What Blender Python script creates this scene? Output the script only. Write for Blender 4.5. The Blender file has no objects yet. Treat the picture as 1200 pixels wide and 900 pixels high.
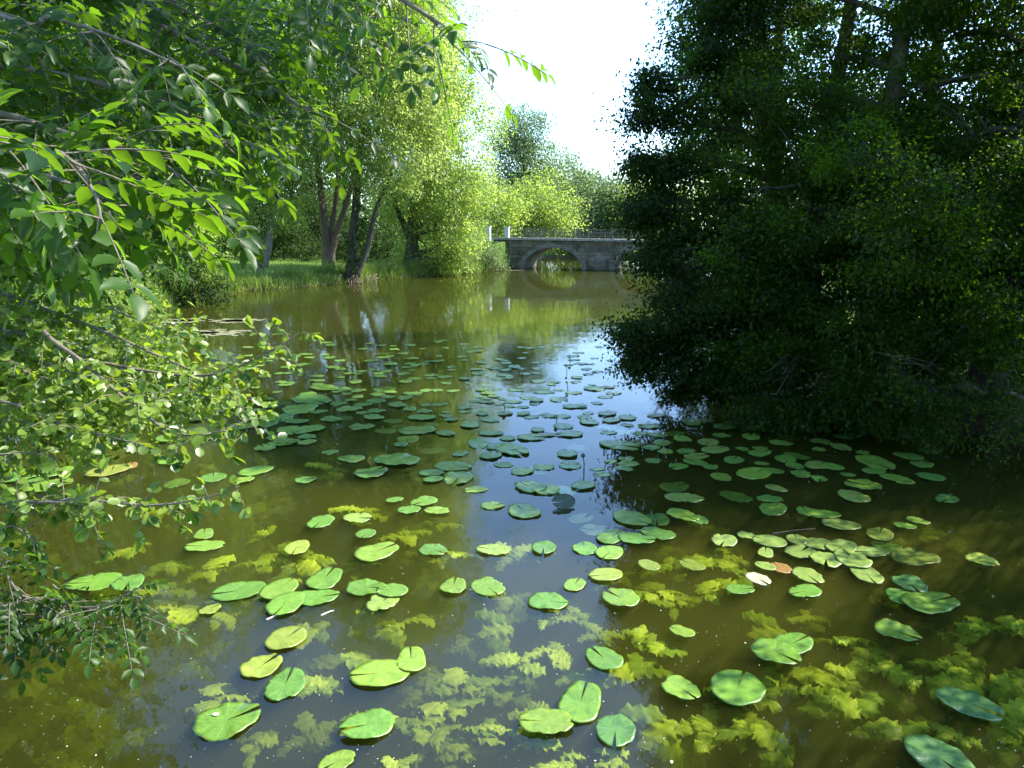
import bpy, math, random
import numpy as np
from mathutils import Vector, Matrix

R = math.radians
C = bpy.context.scene.collection
S = bpy.context.scene
rng = np.random.default_rng(11)
random.seed(5)

# ------------------------------------------------------------------ camera, sky, sun, exposure
CAM = np.array([0.0, 0.0, 3.0])
F = 867.0
PITCH = R(11.86)
cd = bpy.data.cameras.new("camera")
cd.sensor_width = 36.0
cd.lens = 36.0 * F / 1200.0
cd.clip_start = 0.05
cd.clip_end = 5000
cam = bpy.data.objects.new("camera", cd)
C.objects.link(cam)
cam.location = CAM
cam.rotation_euler = (R(90) - PITCH, 0, 0)
S.camera = cam

SUN_AZ, SUN_EL = R(74), R(46)
w = bpy.data.worlds.new("World")
S.world = w
w.use_nodes = True
nt = w.node_tree
sky = nt.nodes.new("ShaderNodeTexSky")
sky.sky_type = 'NISHITA'
sky.sun_disc = False
sky.sun_elevation = SUN_EL
sky.sun_rotation = SUN_AZ
sky.air_density = 1.0
sky.dust_density = 0.1
sky.ozone_density = 5.0
nt.links.new(sky.outputs[0], nt.nodes["Background"].inputs[0])
nt.nodes["Background"].inputs[1].default_value = 0.15

sl = bpy.data.lights.new("sun", 'SUN')
sl.energy = 3.5
sl.angle = R(0.5)
sl.color = (1.0, 0.95, 0.86)
sun = bpy.data.objects.new("sun", sl)
C.objects.link(sun)
sd = Vector((math.sin(SUN_AZ) * math.cos(SUN_EL), math.cos(SUN_AZ) * math.cos(SUN_EL), math.sin(SUN_EL)))
sun.rotation_euler = sd.to_track_quat('Z', 'Y').to_euler()
sun.location = sd * 100

S.view_settings.view_transform = 'Standard'
S.view_settings.look = 'None'
S.view_settings.gamma = 1
S.view_settings.use_curve_mapping = False
S.view_settings.exposure = 2.15
S.cycles.max_bounces = 6
S.cycles.diffuse_bounces = 2
S.cycles.glossy_bounces = 3
S.cycles.transmission_bounces = 3
S.cycles.volume_bounces = 1
S.cycles.transparent_max_bounces = 8
S.cycles.sample_clamp_indirect = 6
S.cycles.caustics_reflective = False
S.cycles.caustics_refractive = False

# ------------------------------------------------------------------ pixel (1200x900) -> place
def ray(px, py):
    x, y = (px - 600) / F, (450 - py) / F
    c, s = math.cos(PITCH), math.sin(PITCH)
    return np.array([x, c + y * s, -s + y * c])

def At(px, py, Y):
    d = ray(px, py)
    return CAM + d * (Y / d[1])

def W(px, py, z=0.0):
    d = ray(px, py)
    return CAM + d * ((z - CAM[2]) / d[2])

# ------------------------------------------------------------------ object helpers
def tag(o, label=None, cat=None, group=None, kind=None):
    if label: o["label"] = label
    if cat: o["category"] = cat
    if group: o["group"] = group
    if kind: o["kind"] = kind
    return o

def empty(name, loc, label, cat, group=None):
    o = bpy.data.objects.new(name, None)
    C.objects.link(o)
    o.location = Vector(loc)
    o.empty_display_size = 0.2
    return tag(o, label, cat, group)

def mesh_np(name, V, T, smooth=False, tint=None):
    """V (n,3), T (m,k) -> mesh; all faces have k corners."""
    V = np.ascontiguousarray(V, dtype=np.float32)
    T = np.ascontiguousarray(T, dtype=np.int32)
    k = T.shape[1]
    me = bpy.data.meshes.new(name)
    me.vertices.add(len(V))
    me.vertices.foreach_set("co", V.ravel())
    me.loops.add(T.size)
    me.loops.foreach_set("vertex_index", T.ravel())
    me.polygons.add(len(T))
    me.polygons.foreach_set("loop_start", np.arange(0, T.size, k, dtype=np.int32))
    if smooth:
        me.polygons.foreach_set("use_smooth", np.ones(len(T), dtype=bool))
    me.update(calc_edges=True)
    if tint is not None:
        a = me.attributes.new("tint", 'FLOAT', 'POINT')
        a.data.foreach_set("value", np.ascontiguousarray(tint, dtype=np.float32))
    return me

def link(name, me, mat, parent=None):
    if mat is not None:
        me.materials.append(mat)
    o = bpy.data.objects.new(name, me)
    C.objects.link(o)
    if parent is not None:
        o.parent = parent
        o.matrix_parent_inverse = Matrix.Translation(-parent.location)
    return o

class MB:
    def __init__(self):
        self.v, self.f = [], []
    def quadbox(self, lo, hi):
        n = len(self.v)
        (a, b, c), (d, e, f) = lo, hi
        self.v += [(a, b, c), (d, b, c), (d, e, c), (a, e, c), (a, b, f), (d, b, f), (d, e, f), (a, e, f)]
        self.f += [tuple(n + i for i in q) for q in ((3, 2, 1, 0), (4, 5, 6, 7), (0, 1, 5, 4), (1, 2, 6, 5), (2, 3, 7, 6), (3, 0, 4, 7))]
    def tube(self, pts, rad, sides=7, wob=0.0):
        P = np.array(pts, float)
        n0 = len(self.v)
        for i in range(len(P)):
            t = P[min(i + 1, len(P) - 1)] - P[max(i - 1, 0)]
            t = t / (np.linalg.norm(t) + 1e-9)
            a = np.cross(t, (0.31, 0.12, 0.94) if abs(t[2]) < 0.85 else (1, 0.1, 0))
            a /= np.linalg.norm(a) + 1e-9
            b = np.cross(t, a)
            for k in range(sides):
                th = 2 * math.pi * k / sides
                r = rad[i] * (1 + wob * math.sin(3 * th + i * 1.3) + wob * random.uniform(-.6, .6))
                self.v.append(tuple(P[i] + r * (math.cos(th) * a + math.sin(th) * b)))
        for i in range(len(P) - 1):
            for k in range(sides):
                q = n0 + i * sides
                self.f.append((q + k, q + (k + 1) % sides, q + sides + (k + 1) % sides, q + sides + k))
        self.f.append(tuple(n0 + k for k in reversed(range(sides))))
        e = n0 + (len(P) - 1) * sides
        self.f.append(tuple(e + k for k in range(sides)))
    def build(self, name, mat, parent=None, smooth=False):
        me = bpy.data.meshes.new(name)
        me.from_pydata(self.v, [], self.f)
        me.validate()
        if smooth:
            me.polygons.foreach_set("use_smooth", np.ones(len(me.polygons), dtype=bool))
        me.update()
        return link(name, me, mat, parent)

def spline(pts, n):
    """Catmull-Rom through pts, n points per span."""
    P = [np.array(p, float) for p in pts]
    P = [2 * P[0] - P[1]] + P + [2 * P[-1] - P[-2]]
    out = []
    for i in range(1, len(P) - 2):
        for k in range(n):
            t = k / n
            a, b, c, d = P[i - 1], P[i], P[i + 1], P[i + 2]
            out.append(.5 * (2 * b + (c - a) * t + (2 * a - 5 * b + 4 * c - d) * t * t + (3 * b - a - 3 * c + d) * t ** 3))
    out.append(P[-2])
    return np.array(out)

# ------------------------------------------------------------------ materials
def newmat(name):
    m = bpy.data.materials.new(name)
    m.use_nodes = True
    n = m.node_tree
    for x in list(n.nodes):
        n.nodes.remove(x)
    out = n.nodes.new("ShaderNodeOutputMaterial")
    return m, n, out

def N(n, typ, **kw):
    x = n.nodes.new(typ)
    for k, v in kw.items():
        if k.startswith("i_"):
            key = k[2:]
            x.inputs[int(key) if key.isdigit() else key.replace("_", " ")].default_value = v
        else:
            setattr(x, k, v)
    return x

def ramp(n, stops):
    r = n.nodes.new("ShaderNodeValToRGB")
    e = r.color_ramp.elements
    while len(e) < len(stops):
        e.new(0.5)
    for q, (p, c) in zip(e, stops):
        q.position = p
        q.color = (*c, 1)
    return r

def leafmat(name, dark, light, trans, tmix=0.45, rough=0.42, spec=0.35):
    m, n, out = newmat(name)
    at = N(n, "ShaderNodeAttribute", attribute_name="tint")
    r1 = ramp(n, [(0.0, dark), (1.0, light)])
    n.links.new(at.outputs["Fac"], r1.inputs[0])
    p = N(n, "ShaderNodeBsdfPrincipled", i_Roughness=rough)
    p.inputs["Specular IOR Level"].default_value = spec
    n.links.new(r1.outputs[0], p.inputs["Base Color"])
    r2 = ramp(n, [(0.0, tuple(0.65 * c for c in trans)), (1.0, trans)])
    n.links.new(at.outputs["Fac"], r2.inputs[0])
    t = N(n, "ShaderNodeBsdfTranslucent")
    n.links.new(r2.outputs[0], t.inputs[0])
    mx = N(n, "ShaderNodeMixShader", i_0=tmix)
    n.links.new(p.outputs[0], mx.inputs[1])
    n.links.new(t.outputs[0], mx.inputs[2])
    n.links.new(mx.outputs[0], out.inputs[0])
    return m

def barkmat(name, a, b, scale=14, green=0.0):
    m, n, out = newmat(name)
    tc = N(n, "ShaderNodeTexCoord")
    mp = N(n, "ShaderNodeMapping")
    mp.inputs["Scale"].default_value = (1, 1, 0.22)
    n.links.new(tc.outputs["Object"], mp.inputs[0])
    nz = N(n, "ShaderNodeTexNoise", i_Scale=scale, i_Detail=6.0, i_Roughness=0.7)
    n.links.new(mp.outputs[0], nz.inputs["Vector"])
    r = ramp(n, [(0.3, a), (0.7, b)])
    n.links.new(nz.outputs[0], r.inputs[0])
    nz2 = N(n, "ShaderNodeTexNoise", i_Scale=2.3, i_Detail=4.0)
    n.links.new(tc.outputs["Object"], nz2.inputs["Vector"])
    r2 = ramp(n, [(0.48, (0, 0, 0)), (0.62, (1, 1, 1))])
    n.links.new(nz2.outputs[0], r2.inputs[0])
    ml = N(n, "ShaderNodeMath", operation='MULTIPLY', i_1=green)
    n.links.new(r2.outputs[0], ml.inputs[0])
    mx = N(n, "ShaderNodeMixRGB")
    mx.inputs[2].default_value = (0.05, 0.075, 0.02, 1)
    n.links.new(ml.outputs[0], mx.inputs[0])
    n.links.new(r.outputs[0], mx.inputs[1])
    p = N(n, "ShaderNodeBsdfPrincipled", i_Roughness=0.9)
    n.links.new(mx.outputs[0], p.inputs["Base Color"])
    bp = N(n, "ShaderNodeBump", i_Strength=0.8, i_Distance=0.03)
    n.links.new(nz.outputs[0], bp.inputs["Height"])
    n.links.new(bp.outputs[0], p.inputs["Normal"])
    n.links.new(p.outputs[0], out.inputs[0])
    return m

M = {}
M['ash'] = leafmat("ash_leaf", (0.005, 0.020, 0.003), (0.030, 0.068, 0.008), (0.22, 0.43, 0.015), 0.42, 0.42, 0.25)  # leaf colour darkened to hold the shade inside this crown
M['alder'] = leafmat("alder_leaf", (0.020, 0.065, 0.007), (0.20, 0.28, 0.05), (0.42, 0.60, 0.03), 0.42, 0.36, 0.4)
M['willow'] = leafmat("willow_leaf", (0.11, 0.18, 0.03), (0.21, 0.27, 0.07), (0.56, 0.70, 0.14), 0.58, 0.45, 0.35)
M['maple'] = leafmat("pale_ash_leaf", (0.10, 0.17, 0.025), (0.18, 0.25, 0.05), (0.54, 0.70, 0.10), 0.56, 0.45, 0.35)
M['dark'] = leafmat("shaded_alder_leaf", (0.003, 0.008, 0.001), (0.017, 0.032, 0.004), (0.09, 0.21, 0.010), 0.35, 0.5, 0.14)  # alder leaf darkened: the right bank's shade is put into the colour
M['mid'] = leafmat("part_lit_alder_leaf", (0.003, 0.009, 0.001), (0.022, 0.044, 0.005), (0.22, 0.44, 0.015), 0.42, 0.45, 0.16)  # lighter copy of the dark alder leaf, standing in for sunlit sprays
M['poplar'] = leafmat("poplar_leaf", (0.07, 0.12, 0.04), (0.15, 0.21, 0.09), (0.24, 0.36, 0.09), 0.45, 0.45, 0.35)
M['shrub'] = leafmat("pale_shrub_leaf", (0.10, 0.16, 0.05), (0.19, 0.25, 0.10), (0.24, 0.36, 0.07), 0.40, 0.45, 0.35)
M['wood'] = leafmat("understory_shade_leaf", (0.012, 0.028, 0.006), (0.032, 0.06, 0.010), (0.07, 0.15, 0.012), 0.35, 0.5, 0.15)  # darkened so its colour carries the shade beneath the trees
M['blade'] = leafmat("grass_blade", (0.08, 0.15, 0.022), (0.19, 0.25, 0.06), (0.30, 0.46, 0.05), 0.40, 0.5, 0.3)
M['subleaf'] = leafmat("submerged_leaf", (0.18, 0.28, 0.015), (0.50, 0.60, 0.05), (0.42, 0.52, 0.025), 0.30, 0.5, 0.1)
M['subdead'] = leafmat("submerged_dead_leaf", (0.30, 0.19, 0.03), (0.45, 0.30, 0.06), (0.4, 0.3, 0.03), 0.30, 0.5, 0.1)
M['bark_pale'] = barkmat("pale_bark", (0.10, 0.085, 0.065), (0.26, 0.23, 0.18), 12, 0.5)
M['bark_brown'] = barkmat("brown_bark", (0.05, 0.035, 0.022), (0.17, 0.115, 0.07), 14, 0.3)
M['bark_dark'] = barkmat("dark_bark", (0.022, 0.018, 0.013), (0.07, 0.055, 0.04), 14, 0.7)
M['twig'] = barkmat("twig_bark", (0.10, 0.085, 0.06), (0.22, 0.19, 0.14), 40, 0.2)

# ------------------------------------------------------------------ leaves
QUAD = (np.array([(0, 0, 0), (.45, .5, .05), (1, 0, -.06), (.45, -.5, .05)]), np.array([(0, 2, 1), (0, 3, 2)]))

def near_template(hw, droop):
    us = [0, .2, .5, .8, 1]
    v = [(u, 0, -droop * u * u) for u in us]
    for s in (1, -1):
        for k in (1, 2, 3):
            v.append((us[k], s * hw[k], -droop * us[k] ** 2 + .09))
    f = []
    for s, b in ((1, 5), (-1, 8)):
        l1, l2, l3 = b, b + 1, b + 2
        ts = [(0, 1, l1), (1, 2, l2), (1, l2, l1), (2, 3, l3), (2, l3, l2), (3, 4, l3)]
        f += ts if s == 1 else [(a, c, b_) for a, b_, c in ts]
    return np.array(v, float), np.array(f)

ASH_T = near_template([0, .34, .5, .28, 0], .16)
ASH_T2 = near_template([0, .30, .5, .33, 0], .34)
ALD_T = near_template([0, .40, .5, .40, 0], .10)

ALD_T2 = near_template([0, .36, .5, .46, 0], .30)

def unit(a):
    return a / (np.linalg.norm(a, axis=-1, keepdims=True) + 1e-9)

def leaf_geo(P, D, Nn, L, Wd, T):
    tv, tf = T
    d = unit(D)
    s = unit(np.cross(Nn, d))
    n = np.cross(d, s)
    L = np.asarray(L)[:, None, None]
    Wd = np.asarray(Wd)[:, None, None]
    V = (P[:, None, :] + d[:, None, :] * tv[None, :, 0:1] * L + s[:, None, :] * tv[None, :, 1:2] * Wd
         + n[:, None, :] * tv[None, :, 2:3] * L)
    k = len(tv)
    Fc = tf[None] + (np.arange(len(P)) * k)[:, None, None]
    return V.reshape(-1, 3), Fc.reshape(-1, 3), k

def crown_mesh(name, blobs, leaf, clump_r, per_clump, density, mat, parent, droop=0.0, wr=0.55, seed=0, flat=0.75):
    """blobs: (center, radius, weight). Leaf clumps spread through each blob's volume, mostly near its surface."""
    g = np.random.default_rng(seed)
    Ps, Ds, Ts, Ns = [], [], [], []
    for c, r, wt in blobs:
        c = np.asarray(c, float)
        area = math.pi * r * r
        nl = int(density * wt * area / (leaf * leaf * wr * .55))
        nc = max(6, nl // per_clump)
        u = unit(g.normal(size=(nc, 3)))
        rad = r * (g.uniform(0.25, 1, nc) ** 0.45) * (1 + .16 * g.normal(size=nc))
        ctr = c + u * rad[:, None] * np.array([1, 1, .92])
        ctr[:, 2] -= 0.05 * r
        ct = g.normal(0, .28, nc)
        size = clump_r * g.uniform(.6, 1.5, nc)
        idx = np.repeat(np.arange(nc), per_clump)
        k = len(idx)
        off = g.normal(size=(k, 3)) * size[idx][:, None] * np.array([.62, .62, .62 * flat])
        if droop:
            off[:, 2] -= droop * size[idx] * np.abs(g.normal(size=k))
            off[:, :2] *= .7
        P = ctr[idx] + off
        D = u[idx] * .75 + g.normal(size=(k, 3)) * .6 + np.array([0, 0, -.35 - droop * .6])
        cn = g.normal(size=(nc, 3)) * .5 + u * .35 + np.array([0, 0, .8])
        Nn = cn[idx] + g.normal(size=(k, 3)) * .48
        Ps.append(P); Ds.append(D); Ns.append(Nn)
        Ts.append(np.clip(.5 + ct[idx] + g.normal(0, .2, k), 0, 1))
    P = np.concatenate(Ps); D = np.concatenate(Ds); Nn = np.concatenate(Ns); T = np.concatenate(Ts)
    ok = P[:, 2] > 0.06
    P, D, Nn, T = P[ok], D[ok], Nn[ok], T[ok]
    L = leaf * g.uniform(.5, 1.35, len(P))
    V, Fc, kk = leaf_geo(P, D, Nn, L, L * wr, QUAD)
    V[:, 2] = np.maximum(V[:, 2], 0.02)
    me = mesh_np(name, V, Fc, tint=np.repeat(T, kk))
    return link(name, me, mat, parent)

def limb_path(a, b, bow=.15, n=6):
    a = np.asarray(a, float); b = np.asarray(b, float)
    L = np.linalg.norm(b - a)
    mid = (a + b) / 2 + np.array([0, 0, bow * L * .6]) + rng.normal(size=3) * bow * L * .35
    return spline([a, mid, b], n)

def tree(name, label, base, stems, blobs, leaf, mat, bark, group=None, clump=.5, per=22, density=2.6, droop=0.0,
         wr=.55, seed=1, cat="tree", limbs=True, flat=.75):
    """stems: list of (points, r0, r1). limbs run from the stems to the blobs' centres."""
    root = empty(name, base, label, cat, group)
    mb = MB()
    for pts, r0, r1 in stems:
        p = spline(pts, 5)
        mb.tube(p, np.linspace(r0, r1, len(p)) * (1 + .5 * np.exp(-np.linspace(0, 9, len(p)))), 9, .07)
    if stems:
        mb.build("trunk" if cat == "tree" else "stem", bark, root, True)
        if limbs:
            tops = [spline(s[0], 5) for s in stems]
            for c, r, wt in blobs:
                if wt == .5: continue
                c = np.asarray(c, float)
                best = None
                for si, tp in enumerate(tops):
                    sc = np.linalg.norm(tp - c, axis=1) + np.where(tp[:, 2] > c[2] - .05 * r, 4, 0)
                    sc[: len(tp) // 4] += 3
                    i = int(np.argmin(sc))
                    if best is None or sc[i] < best[0]:
                        best = (sc[i], si, i)
                _, si, i = best
                r0 = np.linspace(stems[si][1], stems[si][2], len(tops[si]))[i]
                lb = MB()
                lp = limb_path(tops[si][i], c + rng.normal(size=3) * r * .15)
                lb.tube(lp, np.linspace(r0 * .55, r0 * .12, len(lp)), 6, .06)
                for k in range(7):
                    s = lp[rng.integers(len(lp) // 2, len(lp))]
                    e = c + unit(rng.normal(size=3)) * r * rng.uniform(.7, 1.0)
                    tp2 = limb_path(s, e, .12, 4)
                    lb.tube(tp2, np.linspace(r0 * .16, r0 * .03, len(tp2)), 5)
                lb.build("branch", bark, root, True)
    crown_mesh("crown" if cat == "tree" else "foliage", blobs, leaf, clump, per, density, mat, root, droop, wr, seed, flat)
    return root

def PB(lst):
    """(px, py, Y, radius in px, weight) -> blobs in metres"""
    return [(At(a, b, Y), r * Y / F, (x[0] if x else 1.0)) for a, b, Y, r, *x in lst]

# ------------------------------------------------------------------ the pond outline and terrain
pond = np.array([(-1.5, 1.6), (-4.2, 2.4), (-6.0, 5.0), (-8.2, 8.5), (-10.0, 13), (-11.6, 20), (-13.2, 28),
                 tuple(W(235, 349)[:2]), tuple(W(290, 341)[:2]), tuple(W(350, 337)[:2]), tuple(W(405, 332)[:2]),
                 tuple(W(450, 327)[:2]), tuple(W(510, 323)[:2]), tuple(W(560, 319)[:2]), tuple(W(588, 316)[:2]),
                 (0.3, 57.5), (0.6, 63), (0, 72), (2, 78), (11, 79), (16, 72), (20, 52), (14.5, 46), (11.5, 38), (8.5, 28), (6.2, 19),
                 (5.6, 14), (7.0, 10.5), (8.0, 7.5), (7.2, 4.0), (4.0, 1.8), (1.5, 1.5)])

def pond_sd(X, Y):
    """signed distance to the shoreline, positive in the water"""
    x = X.ravel(); y = Y.ravel()
    d = np.full(x.shape, 1e9)
    inside = np.zeros(x.shape, bool)
    n = len(pond)
    for i in range(n):
        x0, y0 = pond[i]; x1, y1 = pond[(i + 1) % n]
        ex, ey = x1 - x0, y1 - y0
        t = np.clip(((x - x0) * ex + (y - y0) * ey) / (ex * ex + ey * ey), 0, 1)
        d = np.minimum(d, np.hypot(x - x0 - t * ex, y - y0 - t * ey))
        cond = ((y0 > y) != (y1 > y))
        with np.errstate(divide='ignore', invalid='ignore'):
            xi = ex * (y - y0) / (ey if ey != 0 else 1e-9) + x0
        inside ^= cond & (x < xi)
    return np.where(inside, d, -d).reshape(X.shape)

BR_ANG = R(-18)
BU = np.array([math.cos(BR_ANG), math.sin(BR_ANG)])     # along the bridge
BV = np.array([-math.sin(BR_ANG), math.cos(BR_ANG)])    # across, away from the camera
BO = W(592, 315)[:2]

def ground_z(X, Y):
    s = pond_sd(X, Y)
    wig = .12 * np.sin(X * 1.7 + 1.3 * np.sin(Y * .9)) + .08 * np.sin(Y * 2.3 + X * .7)
    out = np.maximum(-s, 0)
    z = np.where(s > 0, -np.minimum(.95, .10 + s * .45), .42 * (1 - np.exp(-out / .35)) + np.minimum(out, 60) * .018 + wig * np.minimum(out, 1) * .5)
    near = np.clip((2.6 - Y) / 2.0, 0, 1) * np.clip(out / 1.2, 0, 1)
    z = z + 1.0 * near * near * (3 - 2 * near)
    u = (X - BO[0]) * BU[0] + (Y - BO[1]) * BU[1]
    v = (X - BO[0]) * BV[0] + (Y - BO[1]) * BV[1]
    emb = np.where((u < 0.6) | (u > 22), np.exp(-np.maximum(np.abs(v - 1.7) - 1.9, 0) ** 2 / 2.5), 0)
    emb = emb * np.clip((-u + 0.6) / .5, 0, 1) * np.exp(-np.maximum(-u - 14, 0) ** 2 / 60) + emb * np.clip((u - 22) / .5, 0, 1)
    return np.where(s > 0, z, z + (2.05 - z) * np.clip(emb, 0, 1))

def gz(x, y):
    return float(ground_z(np.array([float(x)]), np.array([float(y)]))[0])

ax = np.unique(np.concatenate([np.linspace(-1600, -60, 16), np.linspace(-60, -26, 24), np.arange(-26, 26, .34), np.linspace(26, 60, 22), np.linspace(60, 1600, 16)]))
ay = np.unique(np.concatenate([np.linspace(-1500, -12, 14), np.arange(-12, 0, .6), np.arange(0, 66, .34), np.linspace(66, 110, 40), np.linspace(110, 2000, 16)]))
GX, GY = np.meshgrid(ax, ay)
GZ = ground_z(GX, GY)
nx, ny = len(ax), len(ay)
ii = (np.arange(ny - 1)[:, None] * nx + np.arange(nx - 1)[None]).ravel()
quads = np.stack([ii, ii + 1, ii + nx + 1, ii + nx], 1)

m, n, out = newmat("bank_ground")
geo = N(n, "ShaderNodeNewGeometry")
sep = N(n, "ShaderNodeSeparateXYZ")
n.links.new(geo.outputs["Position"], sep.inputs[0])
nz = N(n, "ShaderNodeTexNoise", i_Scale=1.7, i_Detail=8.0, i_Roughness=0.65)
n.links.new(geo.outputs["Position"], nz.inputs["Vector"])
grass = ramp(n, [(0.3, (0.055, 0.10, 0.018)), (0.7, (0.12, 0.185, 0.035))])
n.links.new(nz.outputs[0], grass.inputs[0])
mud = ramp(n, [(0.3, (0.045, 0.032, 0.018)), (0.7, (0.11, 0.085, 0.045))])
n.links.new(nz.outputs[0], mud.inputs[0])
mr = N(n, "ShaderNodeMapRange")
mr.inputs[1].default_value = .18; mr.inputs[2].default_value = .42
n.links.new(sep.outputs[2], mr.inputs[0])
mx = N(n, "ShaderNodeMixRGB")
n.links.new(mr.outputs[0], mx.inputs[0]); n.links.new(mud.outputs[0], mx.inputs[1]); n.links.new(grass.outputs[0], mx.inputs[2])
p = N(n, "ShaderNodeBsdfPrincipled", i_Roughness=0.95)
p.inputs["Specular IOR Level"].default_value = .1
nz3 = N(n, "ShaderNodeTexNoise", i_Scale=14.0, i_Detail=6.0)
n.links.new(geo.outputs["Position"], nz3.inputs["Vector"])
bp = N(n, "ShaderNodeBump", i_Strength=.7, i_Distance=.05)
n.links.new(nz3.outputs[0], bp.inputs["Height"]); n.links.new(bp.outputs[0], p.inputs["Normal"])
n.links.new(mx.outputs[0], p.inputs["Base Color"]); n.links.new(p.outputs[0], out.inputs[0])
g = link("ground", mesh_np("ground", np.stack([GX.ravel(), GY.ravel(), GZ.ravel()], 1), quads, True), m)
tag(g, "grassy earth banks and muddy bed around the pond", "ground", kind="structure")

# water: one closed body of silty water
m, n, out = newmat("pond_water")
geo = N(n, "ShaderNodeNewGeometry")
mp = N(n, "ShaderNodeMapping"); mp.inputs["Scale"].default_value = (1, .55, 1)
n.links.new(geo.outputs["Position"], mp.inputs[0])
n1 = N(n, "ShaderNodeTexNoise", i_Scale=1.6, i_Detail=3.0, i_Roughness=.5)
n2 = N(n, "ShaderNodeTexNoise", i_Scale=9.0, i_Detail=2.0, i_Roughness=.5)
n.links.new(mp.outputs[0], n1.inputs["Vector"]); n.links.new(mp.outputs[0], n2.inputs["Vector"])
ma = N(n, "ShaderNodeMath", operation='MULTIPLY_ADD', i_1=.12)
n.links.new(n2.outputs[0], ma.inputs[0]); n.links.new(n1.outputs[0], ma.inputs[2])
bp = N(n, "ShaderNodeBump", i_Strength=.10, i_Distance=.06)
n.links.new(ma.outputs[0], bp.inputs["Height"])
fr = N(n, "ShaderNodeFresnel", i_IOR=1.52)
n.links.new(bp.outputs[0], fr.inputs["Normal"])
# light leaves the water as it enters: the same ratio on both sides of the surface
mi = N(n, "ShaderNodeMapRange")
mi.inputs[3].default_value = 1.52; mi.inputs[4].default_value = 1 / 1.52
n.links.new(geo.outputs["Backfacing"], mi.inputs[0]); n.links.new(mi.outputs[0], fr.inputs["IOR"])
tr = N(n, "ShaderNodeBsdfTransparent", i_0=(.97, .97, .95, 1))
gl = N(n, "ShaderNodeBsdfGlossy", i_Roughness=.03)
n.links.new(bp.outputs[0], gl.inputs["Normal"])
ms = N(n, "ShaderNodeMixShader")
n.links.new(fr.outputs[0], ms.inputs[0]); n.links.new(tr.outputs[0], ms.inputs[1]); n.links.new(gl.outputs[0], ms.inputs[2])
n.links.new(ms.outputs[0], out.inputs[0])
pv = N(n, "ShaderNodeVolumePrincipled")
pv.inputs["Color"].default_value = (0.090, 0.094, 0.021, 1)
pv.inputs["Absorption Color"].default_value = (0.13, 0.15, 0.02, 1)
pv.inputs["Density"].default_value = 5.0
pv.inputs["Anisotropy"].default_value = 0.2
n.links.new(pv.outputs[0], out.inputs[1])
mb = MB()
mb.quadbox((-40, -1, -2.2), (40, 104, 0.0))
wobj = mb.build("water", m)
tag(wobj, "still olive green pond water mirroring trees and sky", "water", kind="structure")

# ------------------------------------------------------------------ stone bridge
m, n, out = newmat("weathered_stone")
tc = N(n, "ShaderNodeTexCoord")
mp = N(n, "ShaderNodeMapping"); mp.inputs["Rotation"].default_value = (R(-90), 0, 0)
n.links.new(tc.outputs["Object"], mp.inputs[0])
bk = N(n, "ShaderNodeTexBrick", i_Scale=1.0)
bk.inputs["Color1"].default_value = (.21, .185, .135, 1); bk.inputs["Color2"].default_value = (.13, .115, .085, 1)
bk.inputs["Mortar"].default_value = (.10, .09, .075, 1)
bk.inputs["Brick Width"].default_value = .62; bk.inputs["Row Height"].default_value = .27; bk.inputs["Mortar Size"].default_value = .018
n.links.new(mp.outputs[0], bk.inputs[0])
nz = N(n, "ShaderNodeTexNoise", i_Scale=1.4, i_Detail=8.0, i_Roughness=.7)
n.links.new(tc.outputs["Object"], nz.inputs["Vector"])
rr = ramp(n, [(.34, (.22, .24, .17)), (.48, (.7, .68, .58)), (.64, (1.15, 1.1, 1.0))])
n.links.new(nz.outputs[0], rr.inputs[0])
mx = N(n, "ShaderNodeMixRGB", blend_type='MULTIPLY'); mx.inputs[0].default_value = 1
n.links.new(bk.outputs[0], mx.inputs[1]); n.links.new(rr.outputs[0], mx.inputs[2])
p = N(n, "ShaderNodeBsdfPrincipled", i_Roughness=.92)
sx = N(n, "ShaderNodeSeparateXYZ"); n.links.new(tc.outputs["Object"], sx.inputs[0])
wn = N(n, "ShaderNodeMath", operation='MULTIPLY_ADD', i_1=-.9); n.links.new(nz.outputs[0], wn.inputs[0]); n.links.new(sx.outputs[2], wn.inputs[2])
wr_ = ramp(n, [(.0, (.30, .33, .24)), (.16, (1, 1, 1))])
mrr = N(n, "ShaderNodeMapRange"); mrr.inputs[1].default_value = -.45; mrr.inputs[2].default_value = 1.6
n.links.new(wn.outputs[0], mrr.inputs[0]); n.links.new(mrr.outputs[0], wr_.inputs[0])
mw = N(n, "ShaderNodeMixRGB", blend_type='MULTIPLY'); mw.inputs[0].default_value = 1
n.links.new(mx.outputs[0], mw.inputs[1]); n.links.new(wr_.outputs[0], mw.inputs[2])
n.links.new(mw.outputs[0], p.inputs["Base Color"])
bp = N(n, "ShaderNodeBump", i_Strength=.6, i_Distance=.03)
n.links.new(bk.outputs[1], bp.inputs["Height"]); n.links.new(bp.outputs[0], p.inputs["Normal"])
bp.invert = True
n.links.new(p.outputs[0], out.inputs[0])
M['stone'] = m

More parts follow.
